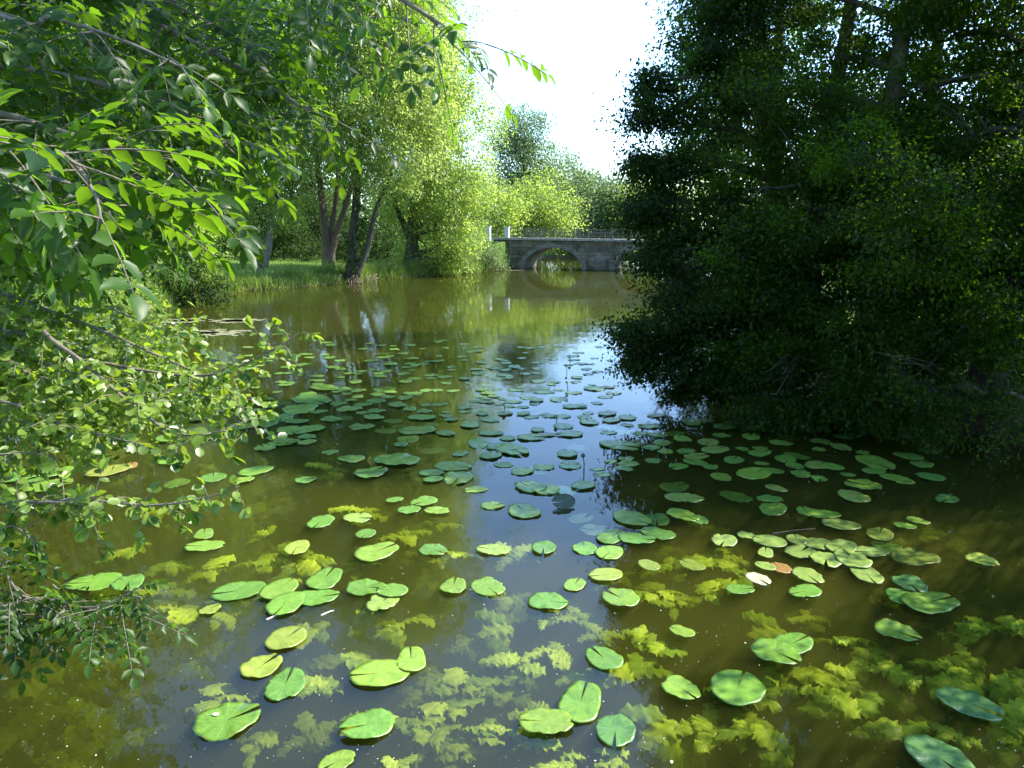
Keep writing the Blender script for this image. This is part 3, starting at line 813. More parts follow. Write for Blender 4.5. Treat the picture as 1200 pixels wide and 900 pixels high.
# ------------------------------------------------------------------ foreground branches
def leafy_branch(root, path, r0, kind, twig_gap, twig_len, leaf, seed, dens=1.0, droop=.25, start=.25):
    """a branch (part) and its twigs; the foliage hangs on it as its sub-part"""
    g = np.random.default_rng(seed)
    P = spline(path, 8)
    seg = np.linalg.norm(np.diff(P, axis=0), axis=1)
    cum = np.concatenate([[0], np.cumsum(seg)])
    total = cum[-1]
    mb = MB()
    mb.tube(P, np.linspace(r0, r0 * .22, len(P)), 7, .05)
    lp, ld, ln, ll, lw, lt = [], [], [], [], [], []
    def pos(s):
        i = min(int(np.searchsorted(cum, s, side='right')) - 1, len(P) - 2)
        t = (s - cum[i]) / (seg[i] + 1e-9)
        return P[i] + (P[i + 1] - P[i]) * t, unit(P[i + 1] - P[i])
    def compound(p, d, scale, tone):
        d = unit(d)
        Lr = g.uniform(.16, .25) * scale
        pairs = int(g.integers(3, 6))
        up = unit(np.array([0, 0, 1.0]) + g.normal(size=3) * .35)
        side = unit(np.cross(up, d))
        pts = []
        for k in range(6):
            t = k / 5
            pts.append(p + d * Lr * t + np.array([0, 0, -.16 * Lr * t * t]))
        mb.tube(pts, np.linspace(.0022, .0012, 6) * max(scale, .7), 4)
        pts = np.array(pts)
        nn = unit(np.cross(d, side))
        if nn[2] < 0: nn = -nn
        for k in range(pairs):
            t = .28 + .62 * k / max(1, pairs - 1)
            i = min(int(t * 5), 4)
            q_ = pts[i] + (pts[i + 1] - pts[i]) * (t * 5 - i)
            for s in (1, -1):
                dd = side * s * .85 + d * .55 + np.array([0, 0, -.10]) + g.normal(size=3) * .12
                lp.append(q_); ld.append(dd); ln.append(nn + g.normal(size=3) * .25)
                l = leaf * scale * g.uniform(.8, 1.15); ll.append(l); lw.append(l * g.uniform(.42, .54)); lt.append(np.clip(tone + g.normal() * .12, 0, 1))
        lp.append(pts[-1]); ld.append(pts[-1] - pts[-2] + g.normal(size=3) * .004); ln.append(nn)
        l = leaf * scale * 1.15; ll.append(l); lw.append(l * .50); lt.append(tone)
    def simple(p, d, tone):
        lp.append(p); ld.append(d); ln.append(np.array([.25, -.15, .9]) + g.normal(size=3) * .45)
        l = leaf * g.uniform(.65, 1.15); ll.append(l); lw.append(l * g.uniform(.58, .85)); lt.append(np.clip(tone + g.normal() * .2, 0, 1))
    s = total * start
    flip = 1
    while s < total:
        p, d = pos(s)
        fade = 1 - .45 * (s / total)
        side = unit(np.cross(d, np.array([0, 0, 1.0]))) * flip
        flip = -flip
        td = unit(d * .65 + side * g.uniform(.35, 1.0) + g.normal(size=3) * .45 + np.array([0, 0, g.uniform(-.35, .35)]))
        L = twig_len * g.uniform(.5, 1.2) * fade
        nseg = 6
        tp = [p]
        for k in range(nseg):
            td = unit(td + np.array([0, 0, -droop * .28]) + g.normal(size=3) * .10)
            tp.append(tp[-1] + td * L / nseg)
        mb.tube(tp, np.linspace(max(.003, r0 * .22), .0014, len(tp)), 5)
        tone = np.clip(.5 + g.normal() * .25, 0, 1)
        step = (.07 if kind == 'ash' else .034) / dens
        a = step * .5
        fl = 1
        tp = np.array(tp)
        while a < L:
            i = min(int(a / L * nseg), nseg - 1)
            q_ = tp[i] + (tp[i + 1] - tp[i]) * (a / L * nseg - i)
            dd = unit(tp[i + 1] - tp[i])
            sd_ = unit(np.cross(dd, np.array([0, 0, 1.0]) + g.normal(size=3) * .3)) * fl
            fl = -fl
            if kind == 'ash':
                compound(q_, dd * .5 + sd_ * .8 + np.array([0, 0, g.uniform(-.3, .3)]), g.uniform(.75, 1.1), tone)
            else:
                simple(q_, dd * .5 + sd_ * .8 + np.array([0, 0, -.25]) + g.normal(size=3) * .3, tone)
            a += step * g.uniform(.7, 1.3)
        if kind == 'ash':
            compound(tp[-1], tp[-1] - tp[-2], 1.0, tone)
        else:
            for k in range(3):
                simple(tp[-1], unit(tp[-1] - tp[-2]) + g.normal(size=3) * .4, tone)
        s += twig_gap * g.uniform(.7, 1.3)
    br_ = mb.build("branch", M['twig'], root, True)
    if lp:
        A = [np.array(q__) for q__ in (lp, ld, ln, ll, lw, lt)]
        A[3] = A[3] * g.uniform(.72, 1.12, len(A[3]))
        h_ = g.random(len(A[0])) < .5
        Vs, Fs, Tn, n_ = [], [], [], 0
        for msk, tt in ((h_, ASH_T if kind == 'ash' else ALD_T), (~h_, ASH_T2 if kind == 'ash' else ALD_T2)):
            V, Fc, kk = leaf_geo(A[0][msk], A[1][msk], A[2][msk], A[3][msk], A[4][msk], tt)
            Vs.append(V); Fs.append(Fc + n_); Tn.append(np.repeat(A[5][msk], kk)); n_ += len(V)
        me = mesh_np("foliage", np.concatenate(Vs), np.concatenate(Fs), True, np.concatenate(Tn))
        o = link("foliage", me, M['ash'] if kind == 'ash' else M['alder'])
        o.parent = br_
    return br_

def pp(lst): return [At(a, b_, c) for a, b_, c in lst]

# big ash at the left, its trunk just outside the frame
tb = np.array([-3.3, 2.7, gz(-3.3, 2.7) - .1])
ash = empty("ash_tree", tb, "leafy ash overhanging the upper left, its compound leaves nearest the camera", "tree")
mb = MB()
tp_ = spline([tb, tb + (.05, 0, 1.8), tb + (.1, .1, 3.6), tb + (-.1, .2, 6)], 6)
mb.tube(tp_, np.linspace(.17, .07, len(tp_)), 10, .06)
mb.build("trunk", M['bark_brown'], ash, True)
def ashb(z, pts, r, gap, tl, leaf, seed, dens=1.0, droop=.12, start=.3):
    droop = min(droop, .18)
    a = np.array([-3.28, 2.75, z])
    return leafy_branch(ash, [a] + pp(pts), r, 'ash', gap, tl, leaf, seed, dens, droop, start)
ashb(4.6, [(120, -120, 2.6), (330, -50, 2.5), (430, -25, 2.45), (480, 5, 2.4), (525, 35, 2.35), (548, 58, 2.3)], .014, 0.069, 0.217, 0.0525, 301, .8, .35, .45)
ashb(4.4, [(60, -40, 3.0), (160, 15, 2.9), (265, 70, 2.8), (330, 110, 2.75), (350, 125, 2.7)], .015, 0.053, 0.260, 0.0568, 302, .95)
ashb(4.0, [(-60, 60, 2.6), (60, 85, 2.5), (180, 115, 2.45), (240, 150, 2.4), (275, 180, 2.4)], .014, 0.053, 0.246, 0.0550, 303, .95)
ashb(3.7, [(-40, 125, 2.0), (20, 138, 1.95), (85, 158, 1.9), (180, 185, 1.9), (225, 225, 1.9)], .011, 0.053, 0.202, 0.0602, 304, .9)
ashb(3.5, [(-60, 190, 1.8), (30, 200, 1.75), (100, 222, 1.7), (140, 245, 1.65)], .009, 0.058, 0.159, 0.0671, 305, .8)
ashb(3.6, [(-30, 165, 1.55), (70, 180, 1.5), (112, 230, 1.45), (114, 275, 1.45)], .007, 0.069, 0.101, 0.0671, 306, .75, .5, .55)
ashb(4.8, [(40, -80, 3.4), (180, -10, 3.3), (300, 10, 3.2), (400, 15, 3.2)], .015, 0.053, 0.275, 0.0568, 307, .95)
ashb(3.3, [(-80, 240, 2.5), (20, 250, 2.4), (90, 268, 2.35), (135, 285, 2.3)], .010, 0.053, 0.202, 0.0568, 308, .9)
ashb(4.1, [(-60, 90, 3.7), (90, 110, 3.7), (220, 135, 3.6), (290, 150, 3.5)], .016, 0.053, 0.303, 0.0602, 309, 1.0)
ashb(4.5, [(-40, 0, 2.2), (60, 20, 2.15), (150, 50, 2.1), (215, 80, 2.1)], .011, 0.053, 0.217, 0.0568, 310, .95)
ashb(3.8, [(-60, 160, 3.0), (70, 190, 3.0), (150, 205, 2.9), (205, 225, 2.9)], .013, 0.053, 0.260, 0.0568, 311, .95)
ashb(4.2, [(-60, 40, 3.4), (60, 60, 3.4), (170, 90, 3.3), (290, 110, 3.3)], .013, 0.053, 0.289, 0.0568, 312, .95)
ashb(4.9, [(-30, -60, 2.7), (80, -30, 2.7), (190, 0, 2.6), (270, 40, 2.6)], .013, 0.053, 0.260, 0.0568, 313, .95)

crown_mesh("crown", PB([(60, 100, 4.6, 120), (185, 120, 4.6, 85), (60, 220, 4.2, 95), (150, 235, 4.2, 55), (270, 100, 4.6, 60), (250, 30, 4.6, 80), (340, 20, 4.6, 55), (100, -10, 4.6, 120), (20, 150, 3.6, 80), (200, 180, 4.3, 50), (310, 130, 4.6, 45), (-60, 60, 4.0, 120), (-60, 220, 4.0, 100), (400, -30, 4.6, 50)]) + [(np.array(c_), r_, .6) for c_, r_ in (((1.2, 3.2, 6.8), .95), ((.4, 2.9, 6.4), .85), ((1.9, 3.8, 7.1), .8), ((.8, 4.1, 7.0), .8), ((-.6, 3.0, 6.2), .9), ((-1.8, 3, 5.9), 1.0))],  # last blobs: unseen upper crown, added overhead to shade the foliage below
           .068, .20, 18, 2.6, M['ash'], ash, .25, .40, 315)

# alder on the left shore reaching over the water
tb = np.array([-4.6, 3.9, gz(-4.6, 3.9) - .1])
ald = empty("alder_tree", tb, "alder at the left shore reaching sunlit round-leaved branches over the water", "tree")
mb = MB()
tp_ = spline([tb, tb + (.05, 0, 1.0), tb + (-.1, .1, 2.4), tb + (-.3, .2, 4.2)], 6)
mb.tube(tp_, np.linspace(.12, .05, len(tp_)), 9, .06)
mb.build("trunk", M['bark_dark'], ald, True)
def aldb(z, pts, r, gap, tl, leaf, seed, dens=1.0, droop=.25, start=.28):
    a = np.array([-4.58, 3.95, z])
    return leafy_branch(ald, [a] + pp(pts), r, 'alder', gap, tl, leaf, seed, dens, droop, start)
aldb(2.3, [(-20, 370, 3.9), (70, 405, 3.8), (150, 470, 3.6), (205, 508, 3.5), (265, 505, 3.4)], .016, 0.051, 0.340, 0.059, 321)
aldb(2.4, [(-20, 385, 4.2), (120, 425, 4.1), (240, 440, 4.0), (315, 412, 3.9), (352, 390, 3.9)], .014, 0.051, 0.306, 0.058, 322)
aldb(1.5, [(-20, 590, 3.1), (90, 586, 3.0), (180, 592, 2.95), (245, 582, 2.9), (280, 570, 2.9)], .010, 0.036, 0.187, 0.054, 323, 1.0, .4)
aldb(1.9, [(-40, 470, 3.6), (50, 490, 3.5), (120, 510, 3.4), (165, 520, 3.4)], .010, 0.042, 0.306, 0.058, 324)
aldb(2.5, [(-40, 345, 4.3), (60, 365, 4.3), (170, 410, 4.2), (260, 455, 4.1), (290, 505, 4.0)], .014, 0.051, 0.323, 0.059, 325)
aldb(1.7, [(-40, 535, 3.3), (20, 530, 3.3), (70, 535, 3.25)], .008, 0.042, 0.221, 0.054, 326)
aldb(2.7, [(-40, 300, 4.6), (60, 330, 4.6), (150, 370, 4.5), (215, 395, 4.5)], .013, 0.051, 0.357, 0.059, 327)
aldb(2.1, [(-40, 420, 3.8), (40, 440, 3.7), (110, 455, 3.7), (200, 470, 3.6)], .010, 0.042, 0.340, 0.059, 328)
aldb(2.2, [(-40, 400, 4.4), (60, 430, 4.4), (150, 450, 4.3), (280, 470, 4.2)], .010, 0.048, 0.340, 0.059, 329)
aldb(1.45, [(-60, 610, 3.0), (10, 615, 2.95), (40, 635, 2.9), (52, 655, 2.9)], .006, 0.036, 0.136, 0.054, 330, 1.0, .5)
aldb(1.5, [(-20, 588, 3.1), (95, 592, 2.95), (112, 620, 2.9), (117, 645, 2.9)], .005, 0.042, 0.102, 0.054, 331, .9, .5, .72)
crown_mesh("crown", PB([(10, 385, 5.0, 80), (90, 410, 4.9, 60), (20, 470, 4.4, 55), (160, 410, 4.9, 48), (225, 445, 4.6, 38), (100, 470, 4.5, 45), (-60, 400, 4.6, 100), (200, 380, 5, 30), (270, 460, 4.6, 26, .7), (150, 480, 4.4, 40, .6), (40, 510, 4.2, 40), (120, 505, 4.2, 32), (5, 545, 4.0, 28)]),
           .056, .15, 14, 2.6, M['alder'], ald, .2, .8, 335)
# shaded low sprig at the lower left
tb = np.array([-3.4, 2.35, gz(-3.4, 2.35) - .05])
sap = empty("ash_sapling", tb, "low shaded ash sapling stretching one feathery sprig over the water at lower left", "tree")
for k, (pts, sd_) in enumerate([([(-60, 690, 2.75), (30, 700, 2.7), (100, 712, 2.65), (150, 700, 2.6), (172, 700, 2.6)], 341), ([(-70, 670, 2.8), (0, 690, 2.75), (50, 715, 2.7), (85, 725, 2.7)], 342), ([(-80, 710, 2.6), (-10, 712, 2.6), (40, 700, 2.6)], 343)]):
    leafy_branch(sap, [tb + (0, 0, .1)] + pp(pts), .007, 'ash', .06, .13, .050, sd_, 1.5, .4, .5)

crown_mesh("foliage", PB([(10, 695, 2.8, 26), (60, 708, 2.72, 26), (95, 718, 2.68, 16), (152, 712, 2.6, 14, .7)]), .040, .07, 14, 1.3, M['ash'], sap, .3, .36, 345)
# ------------------------------------------------------------------ grass and reeds on the left bank
g = np.random.default_rng(77)
pts = []
shore = pond[6:15]
for i in range(len(shore) - 1):
    a, b2 = shore[i], shore[i + 1]
    L = np.linalg.norm(b2 - a)
    k = int(L * 430)
    t = g.uniform(0, 1, k)
    nrm = np.array([-(b2 - a)[1], (b2 - a)[0]]) / L
    if pond_sd(np.array([(a + b2)[0] / 2 + nrm[0]]), np.array([(a + b2)[1] / 2 + nrm[1]]))[0] > 0: nrm = -nrm
    o = np.abs(g.normal(0, 1.0, k)) * 1.1 - .05
    pts.append(a + (b2 - a) * t[:, None] + nrm * o[:, None] + g.normal(size=(k, 2)) * .1)
P2 = np.concatenate(pts)
# thin lawn beyond
lx = g.uniform(-26, -4, 16000); ly = g.uniform(35, 58, 16000)
lawn = np.stack([lx, ly], 1)
lawn = lawn[pond_sd(lawn[:, 0], lawn[:, 1]) < -.2]
tuft = np.sin(P2[:, 0] * 2.1 + np.cos(P2[:, 1] * 1.7) * 2) * .5 + .5
h1 = (.30 + .55 * tuft) * g.uniform(.6, 1.25, len(P2))
h2 = g.uniform(.08, .2, len(lawn))
P2 = np.concatenate([P2, lawn]); hh = np.concatenate([h1, h2])
z0 = ground_z(P2[:, 0], P2[:, 1])
B3 = np.stack([P2[:, 0], P2[:, 1], np.maximum(z0, -.05) - .02], 1)
D = np.stack([g.normal(0, .38, len(B3)), g.normal(0, .38, len(B3)) - .15, np.ones(len(B3))], 1)
Nn = g.normal(size=(len(B3), 3)) * np.array([1, 1, .1]); Nn[:, 1] -= .8
bl_t = (np.array([(0, .5, 0), (0, -.5, 0), (.55, .35, -.03), (.55, -.35, -.03), (1, 0, -.22)]), np.array([(0, 1, 3), (0, 3, 2), (2, 3, 4)]))
V, Fc, kk = leaf_geo(B3, D, Nn, hh, np.full(len(B3), .035), bl_t)
o = link("bank_grass", mesh_np("bank_grass", V, Fc, tint=np.repeat(np.clip(g.normal(.45, .25, len(B3)), 0, 1), kk)), M['blade'])
tag(o, "long tufted grass along the left bank and its sunny lawn", "grass", kind="stuff")

# ------------------------------------------------------------------ lily pads
def padmat():
    m, n, out = newmat("lily_pad")
    oi = N(n, "ShaderNodeObjectInfo")
    tc = N(n, "ShaderNodeTexCoord")
    sp = N(n, "ShaderNodeSeparateXYZ"); n.links.new(tc.outputs["Object"], sp.inputs[0])
    at = N(n, "ShaderNodeMath", operation='ARCTAN2'); n.links.new(sp.outputs[1], at.inputs[0]); n.links.new(sp.outputs[0], at.inputs[1])
    mu = N(n, "ShaderNodeMath", operation='MULTIPLY', i_1=13.0); n.links.new(at.outputs[0], mu.inputs[0])
    si = N(n, "ShaderNodeMath", operation='COSINE'); n.links.new(mu.outputs[0], si.inputs[0])
    vr = ramp(n, [(.0, (.0, .0, .0)), (.90, (.0, .0, .0)), (.995, (1, 1, 1))])
    n.links.new(si.outputs[0], vr.inputs[0])
    nz = N(n, "ShaderNodeTexNoise", i_Scale=5.0, i_Detail=6.0, i_Roughness=.65)
    ad = N(n, "ShaderNodeVectorMath", operation='ADD')
    n.links.new(tc.outputs["Object"], ad.inputs[0])
    lc = N(n, "ShaderNodeVectorMath", operation='SCALE'); lc.inputs[3].default_value = 3.7
    n.links.new(oi.outputs["Location"], lc.inputs[0]); n.links.new(lc.outputs[0], ad.inputs[1])
    n.links.new(ad.outputs[0], nz.inputs["Vector"])
    r = ramp(n, [(.3, (.66, .72, .68)), (.5, (1, 1, 1)), (.72, (1.25, 1.14, 1.0))])
    n.links.new(nz.outputs[0], r.inputs[0])
    mx = N(n, "ShaderNodeMixRGB", blend_type='MULTIPLY'); mx.inputs[0].default_value = 1
    n.links.new(oi.outputs["Color"], mx.inputs[1]); n.links.new(r.outputs[0], mx.inputs[2])
    m2 = N(n, "ShaderNodeMixRGB"); m2.inputs[2].default_value = (.30, .42, .14, 1)
    ml = N(n, "ShaderNodeMath", operation='MULTIPLY', i_1=.22); n.links.new(vr.outputs[0], ml.inputs[0])
    n.links.new(ml.outputs[0], m2.inputs[0]); n.links.new(mx.outputs[0], m2.inputs[1])
    # brown specks and bitten spots
    n4 = N(n, "ShaderNodeTexNoise", i_Scale=16.0, i_Detail=2.0)
    n.links.new(ad.outputs[0], n4.inputs["Vector"])
    r4 = ramp(n, [(.66, (0, 0, 0)), (.74, (1, 1, 1))]); n.links.new(n4.outputs[0], r4.inputs[0])
    m3 = N(n, "ShaderNodeMixRGB"); m3.inputs[2].default_value = (.22, .17, .06, 1)
    n.links.new(r4.outputs[0], m3.inputs[0]); n.links.new(m2.outputs[0], m3.inputs[1])
    p = N(n, "ShaderNodeBsdfPrincipled", i_Roughness=.33)
    p.inputs["Specular IOR Level"].default_value = .5
    n.links.new(m3.outputs[0], p.inputs["Base Color"])
    bp = N(n, "ShaderNodeBump", i_Strength=.35, i_Distance=.02)
    n.links.new(nz.outputs[0], bp.inputs["Height"]); n.links.new(bp.outputs[0], p.inputs["Normal"])
    t = N(n, "ShaderNodeBsdfTranslucent"); n.links.new(m3.outputs[0], t.inputs[0])
    ms = N(n, "ShaderNodeMixShader", i_0=.12)
    n.links.new(p.outputs[0], ms.inputs[1]); n.links.new(t.outputs[0], ms.inputs[2])
    n.links.new(ms.outputs[0], out.inputs[0])
    return m
M['pad'] = padmat()

def pad_mesh(seed, ragged=0.0, curl=0.0):
    """unit pad about 1 long, notch towards -x; its sinus apex at the origin"""
    g = np.random.default_rng(seed)
    nth = 44
    gap = g.uniform(.03, .11)
    th = np.linspace(-math.pi + gap, math.pi - gap, nth)
    ph = g.uniform(0, 6, 4)
    wv = g.uniform(.8, 2.2)
    ex = g.uniform(.50, .60) * np.cos(th); ey = g.uniform(.40, .47) * np.sin(th)
    lobe = 1 + .10 * np.exp(-((np.abs(th) - math.pi + gap) / .5) ** 2)
    ro = np.hypot(ex, ey) * lobe * (1 + .025 * np.sin(3 * th + ph[0]) + .018 * np.sin(7 * th + ph[1]) + ragged * .35 * g.normal(size=nth))
    if ragged:
        for _ in range(4):
            c = g.uniform(-2.6, 2.6)
            ro *= 1 - .16 * np.exp(-((th - c) / .09) ** 2)
    rings = [.0, .3, .6, .85, 1.0]
    V = [(0, 0, 0)]
    for f in rings[1:]:
        for i in range(nth):
            x, y = ro[i] * f * math.cos(th[i]) * 1.0, ro[i] * f * math.sin(th[i])
            z = wv * (.012 * f * math.sin(2 * th[i] + ph[2]) + .010 * f * f * math.sin(5 * th[i] + ph[3]) + .006 * f ** 3 * math.sin(11 * th[i] + ph[1]))
            z += curl * max(0, f - .4) * (1 if abs(th[i] - 1.4) < .8 else .15) * 1.0
            z += .012 * f * f
            V.append((x, y, z + .006))
    Fc = []
    for i in range(nth - 1):
        Fc.append((0, 1 + i, 2 + i))
    for r_ in range(len(rings) - 2):
        a = 1 + r_ * nth; b_ = a + nth
        for i in range(nth - 1):
            Fc.append((a + i, b_ + i, b_ + i + 1, a + i + 1))
    a = 1 + (len(rings) - 2) * nth
    n0 = len(V)
    for i in range(nth):
        x, y, z = V[a + i]
        V.append((x * .985, y * .985, z - .012))
    for i in range(nth - 1):
        Fc.append((a + i, n0 + i, n0 + i + 1, a + i + 1))
    me = bpy.data.meshes.new("lily_pad")
    me.from_pydata(V, [], Fc)
    me.polygons.foreach_set("use_smooth", np.ones(len(me.polygons), dtype=bool))
    me.update()
    me.materials.append(M['pad'])
    return me
PADS = [pad_mesh(500 + k) for k in range(5)] + [pad_mesh(520, .02), pad_mesh(521, .03), pad_mesh(530, 0, .14)] + [pad_mesh(540 + k, .012 * (k % 2)) for k in range(6)]
GREEN = [(.11, .22, .024), (.095, .205, .026), (.135, .235, .026), (.085, .19, .028), (.155, .25, .026)]
YELL = [(.21, .26, .04), (.25, .27, .045), (.19, .25, .035)]
npads = 0
placed = []
def pad(x, y, size, label, group, col=None, rot=None, var=None, tilt=0.0):
    global npads
    k = var if var is not None else int(rng.choice([0, 1, 2, 3, 4, 8, 9, 10, 11, 12, 13, 8, 10, 12, 5]))
    o = bpy.data.objects.new("lily_pad", PADS[k])
    C.objects.link(o)
    o.location = (x, y, .004 + .0035 * (npads % 5))
    npads += 1
    a = rng.uniform(0, 2 * math.pi) if rot is None else R(rot)
    o.rotation_euler = (rng.normal() * .012 + tilt, rng.normal() * .012, a)
    s = size * .95
    if label.startswith(('pad lying', 'green pad among', 'sunlit pad on', 'grey-green', 'thin far')) and rng.random() < .16:
        o.location.z = -rng.uniform(.012, .05)
    o.scale = (s, s * rng.uniform(.92, 1.08), s * .8)
    c = np.array(col if col is not None else GREEN[int(rng.integers(len(GREEN)))]) * rng.uniform(.85, 1.15)
    o.color = (*c, 1)
    tag(o, label, "lily pad", group)
    placed.append((x, y, size))
    return o

G_NEAR, G_MIDR, G_LEFTP, G_SKY, G_SHADE, G_FAR = ("large lily pads in the sunny near water", "lily pads floating before the dark right trees", "lily pads under the alder branches",
    "lily pads on the blue sky reflection", "lily pads in the reflection of the left trees", "small far lily pads towards the algae")
# pads one can single out: (px, py, width px, label, notch direction deg or None, colour key)
named = [
 (265, 845, 66, "large bright green pad at lower left, a pale petal lying on it", 215, 'g'), (334, 804, 56, "heart-shaped green pad tucked right of a yellowish pad at lower left", 270, 'g'),
 (306, 782, 46, "yellow-green pad touching the heart-shaped pad at lower left", 240, 'y'), (335, 750, 45, "single glossy pad above the yellowish pad at lower left", None, 'y'),
 (432, 852, 52, "round half-shaded pad near the bottom edge on the dark blue water", 20, 'g'), (395, 893, 38, "pad cut by the bottom edge, left of another cut one", None, 'g'),
 (446, 790, 62, "long oval pad with its notch to the left, a smaller pad at its right tip", 10, 'g'), (482, 775, 42, "small oval pad at the right tip of a long oval pad", None, 'g'),
 (327, 692, 44, "topmost pad of the overlapping trio in the left foreground", 250, 'g'), (335, 709, 46, "lowest pad of the overlapping trio in the left foreground", 80, 'g'),
 (371, 700, 46, "right pad of the overlapping trio in the left foreground", 190, 'g'), (281, 693, 50, "long pad left of the overlapping trio", 20, 'g'), (380, 680, 46, "oval pad just above the overlapping trio", None, 'g'),
 (428, 690, 44, "left pad of the ragged cluster beside the blue reflection", None, 'g'), (460, 694, 34, "right pad of the ragged cluster beside the blue reflection", None, 'g'), (448, 706, 44, "frilly-edged lowest pad of the ragged cluster", None, 'r'),
 (112, 683, 50, "pad at the far left just above the feathery sprig", None, 'g'), (150, 684, 36, "pad joined to the one above the feathery sprig", None, 'g'), (246, 716, 24, "small lone yellow-green pad right of the feathery sprig", None, 'y'),
 (239, 628, 26, "small pad stacked above a long one right of the alder tips", None, 'g'), (241, 640, 38, "long pad below a small one right of the alder tips", None, 'g'), (348, 642, 33, "bright pad with a small notch in the sunlit left water", 90, 'y'),
 (376, 612, 34, "green pad with its notch towards the viewer, alone in the left water", 80, 'g'), (418, 608, 34, "pale yellow frilly pad at the edge of the tree reflection", None, 'r'), (429, 627, 25, "little pad under the pale frilly pad", 80, 'g'),
 (440, 647, 48, "wide flat pad below the pale frilly pad", None, 'g'), (507, 645, 33, "bright pad at the boundary of the blue reflection", None, 'g'), (578, 645, 40, "ragged pale pad beside floating brown scraps", None, 'r'),
 (637, 643, 33, "heart-shaped pad with its notch towards the viewer on the blue reflection", 85, 'g'), (531, 689, 36, "left pad of the touching pair in the middle of the near water", 265, 'g'), (571, 688, 43, "right pad of the touching pair in the middle of the near water", 120, 'g'),
 (673, 686, 28, "small round pad right of the touching pair", None, 'g'), (641, 706, 40, "pad with a straight edge below the small round pad", None, 'g'), (710, 675, 38, "yellowing pad with a browned edge", None, 'y'), (728, 703, 45, "oval pad below the yellowing pad", None, 'g'),
 (685, 643, 32, "dull grey-green pad touching a bright one at the shadow's edge", None, 'g'), (714, 648, 34, "bright pad touching a dull one at the shadow's edge", 60, 'g'),
 (708, 773, 43, "pad over the yellow weed in the middle foreground", None, 'g'), (680, 826, 62, "big partly shaded pad at the bottom, upper of three", None, 'g'), (641, 848, 55, "big pad with its notch to the left at the bottom, left of three", 0, 'g'), (721, 856, 50, "dark shaded round pad at the bottom, right of three", 80, 'd'),
 (797, 807, 46, "left of two pads floating over a yellow weed clump at lower right", 120, 'g'), (864, 808, 60, "broad pad with a stalk lying along its top over a yellow weed clump", None, 'g'), (800, 742, 26, "small oval pad over yellow weed right of the middle", None, 'g'),
 (908, 766, 50, "lower pad of the stacked pair at right", None, 'g'), (927, 755, 46, "upper pad of the stacked pair at right", None, 'g'), (1050, 740, 44, "pad split by a deep notch, alone at right", 130, 'g'), (1133, 825, 50, "cupped glossy pad in the shade at the right", None, 'd'),
 (1100, 890, 60, "dark pad cut by the bottom edge at lower right", None, 'd'), (1088, 708, 54, "longest narrow pad near the right edge", None, 'g'), (1055, 699, 34, "small pad tucked at the left end of the longest narrow pad", None, 'g'), (1066, 684, 38, "notched pad above the longest narrow pad", 85, 'd'),
 (944, 694, 36, "oval pad under the sunlit raft of pads at right", None, 'g'), (866, 692, 28, "small oval pad left of a bleached pad at right", None, 'g'), (888, 680, 28, "bleached whitish pad left of the sunlit raft", None, 'b'), (915, 666, 24, "reddish-brown dying pad beside the sunlit raft", None, 'o'),
 (150, 547, 24, "small orange dying pad on the left water", None, 'o'), (1150, 657, 30, "lone small yellow pad by the right edge", None, 'y'), (849, 635, 32, "glinting pad with a curled lobe left of the sunlit raft", 60, 'c'),
]
COL = {'g': None, 'y': (.21, .265, .035), 'd': (.07, .165, .04), 'b': (.42, .40, .27), 'o': (.24, .13, .04), 'r': (.19, .27, .05), 'c': (.17, .24, .06)}  # dark key: ordinary pad green with the shade put into its colour
def size_of(px, py, wpx):
    d = np.linalg.norm(W(px, py) - CAM)
    return wpx * d / F
for px, py, wd, lab, rot, ck in named:
    q_ = W(px, py)
    pad(q_[0], q_[1], size_of(px, py, wd) * .98, lab, G_NEAR, COL[ck], (rot - 180) % 360 + 180 if rot is not None else None, {'r': 6, 'c': 7}.get(ck))
raft = [(946, 676, 36), (1015, 673, 38), (897, 664, 22), (897, 649, 22), (875, 629, 22), (902, 636, 34), (938, 647, 34), (960, 638, 32), (968, 656, 36), (986, 642, 34), (999, 657, 40), (1020, 647, 34), (934, 633, 24)]
for px, py, wd in raft:
    q_ = W(px, py)
    pad(q_[0], q_[1], size_of(px, py, wd), "sunlit pale green pad in the crowded raft of pads before the right trees", "raft of pads in the right sunlight", (.17, .24, .05))
midr = [(1031, 623, 32), (985, 616, 34), (1040, 637, 28), (1072, 650, 42), (965, 603, 32), (1060, 617, 20), (812, 660, 28), (760, 664, 26), (700, 619, 36), (716, 630, 38), (745, 632, 36), (772, 627, 36), (740, 609, 42), (770, 606, 38), (800, 604, 36),
        (795, 547, 25), (765, 541, 20), (805, 530, 20), (790, 567, 34), (800, 584, 42), (864, 580, 36), (883, 556, 40), (910, 574, 22), (903, 585, 24), (906, 597, 34), (1013, 569, 36), (1050, 562, 34), (1000, 583, 36), (960, 561, 20), (1025, 542, 42), (958, 546, 30), (933, 533, 26),
        (890, 532, 28), (838, 527, 30), (815, 535, 26), (780, 530, 20), (830, 519, 26), (880, 513, 26), (925, 510, 24), (1065, 535, 28), (1075, 611, 20), (730, 505, 28), (745, 516, 28), (712, 500, 26), (725, 522, 42), (760, 500, 26), (790, 505, 24), (810, 496, 24), (850, 500, 26), (770, 487, 22), (735, 490, 24), (915, 520, 24), (985, 525, 26), (945, 600, 26),
        (800, 515, 22), (860, 540, 26), (975, 548, 24), (1090, 560, 26), (1110, 585, 24), (820, 610, 24), (845, 560, 26)]
for px, py, wd in midr:
    q_ = W(px, py)
    pad(q_[0], q_[1], size_of(px, py, wd), "green pad among the scattered pads in the shade of the dark right trees", G_MIDR, GREEN[int(rng.integers(5))] if rng.random() > .2 else (.17, .23, .04))
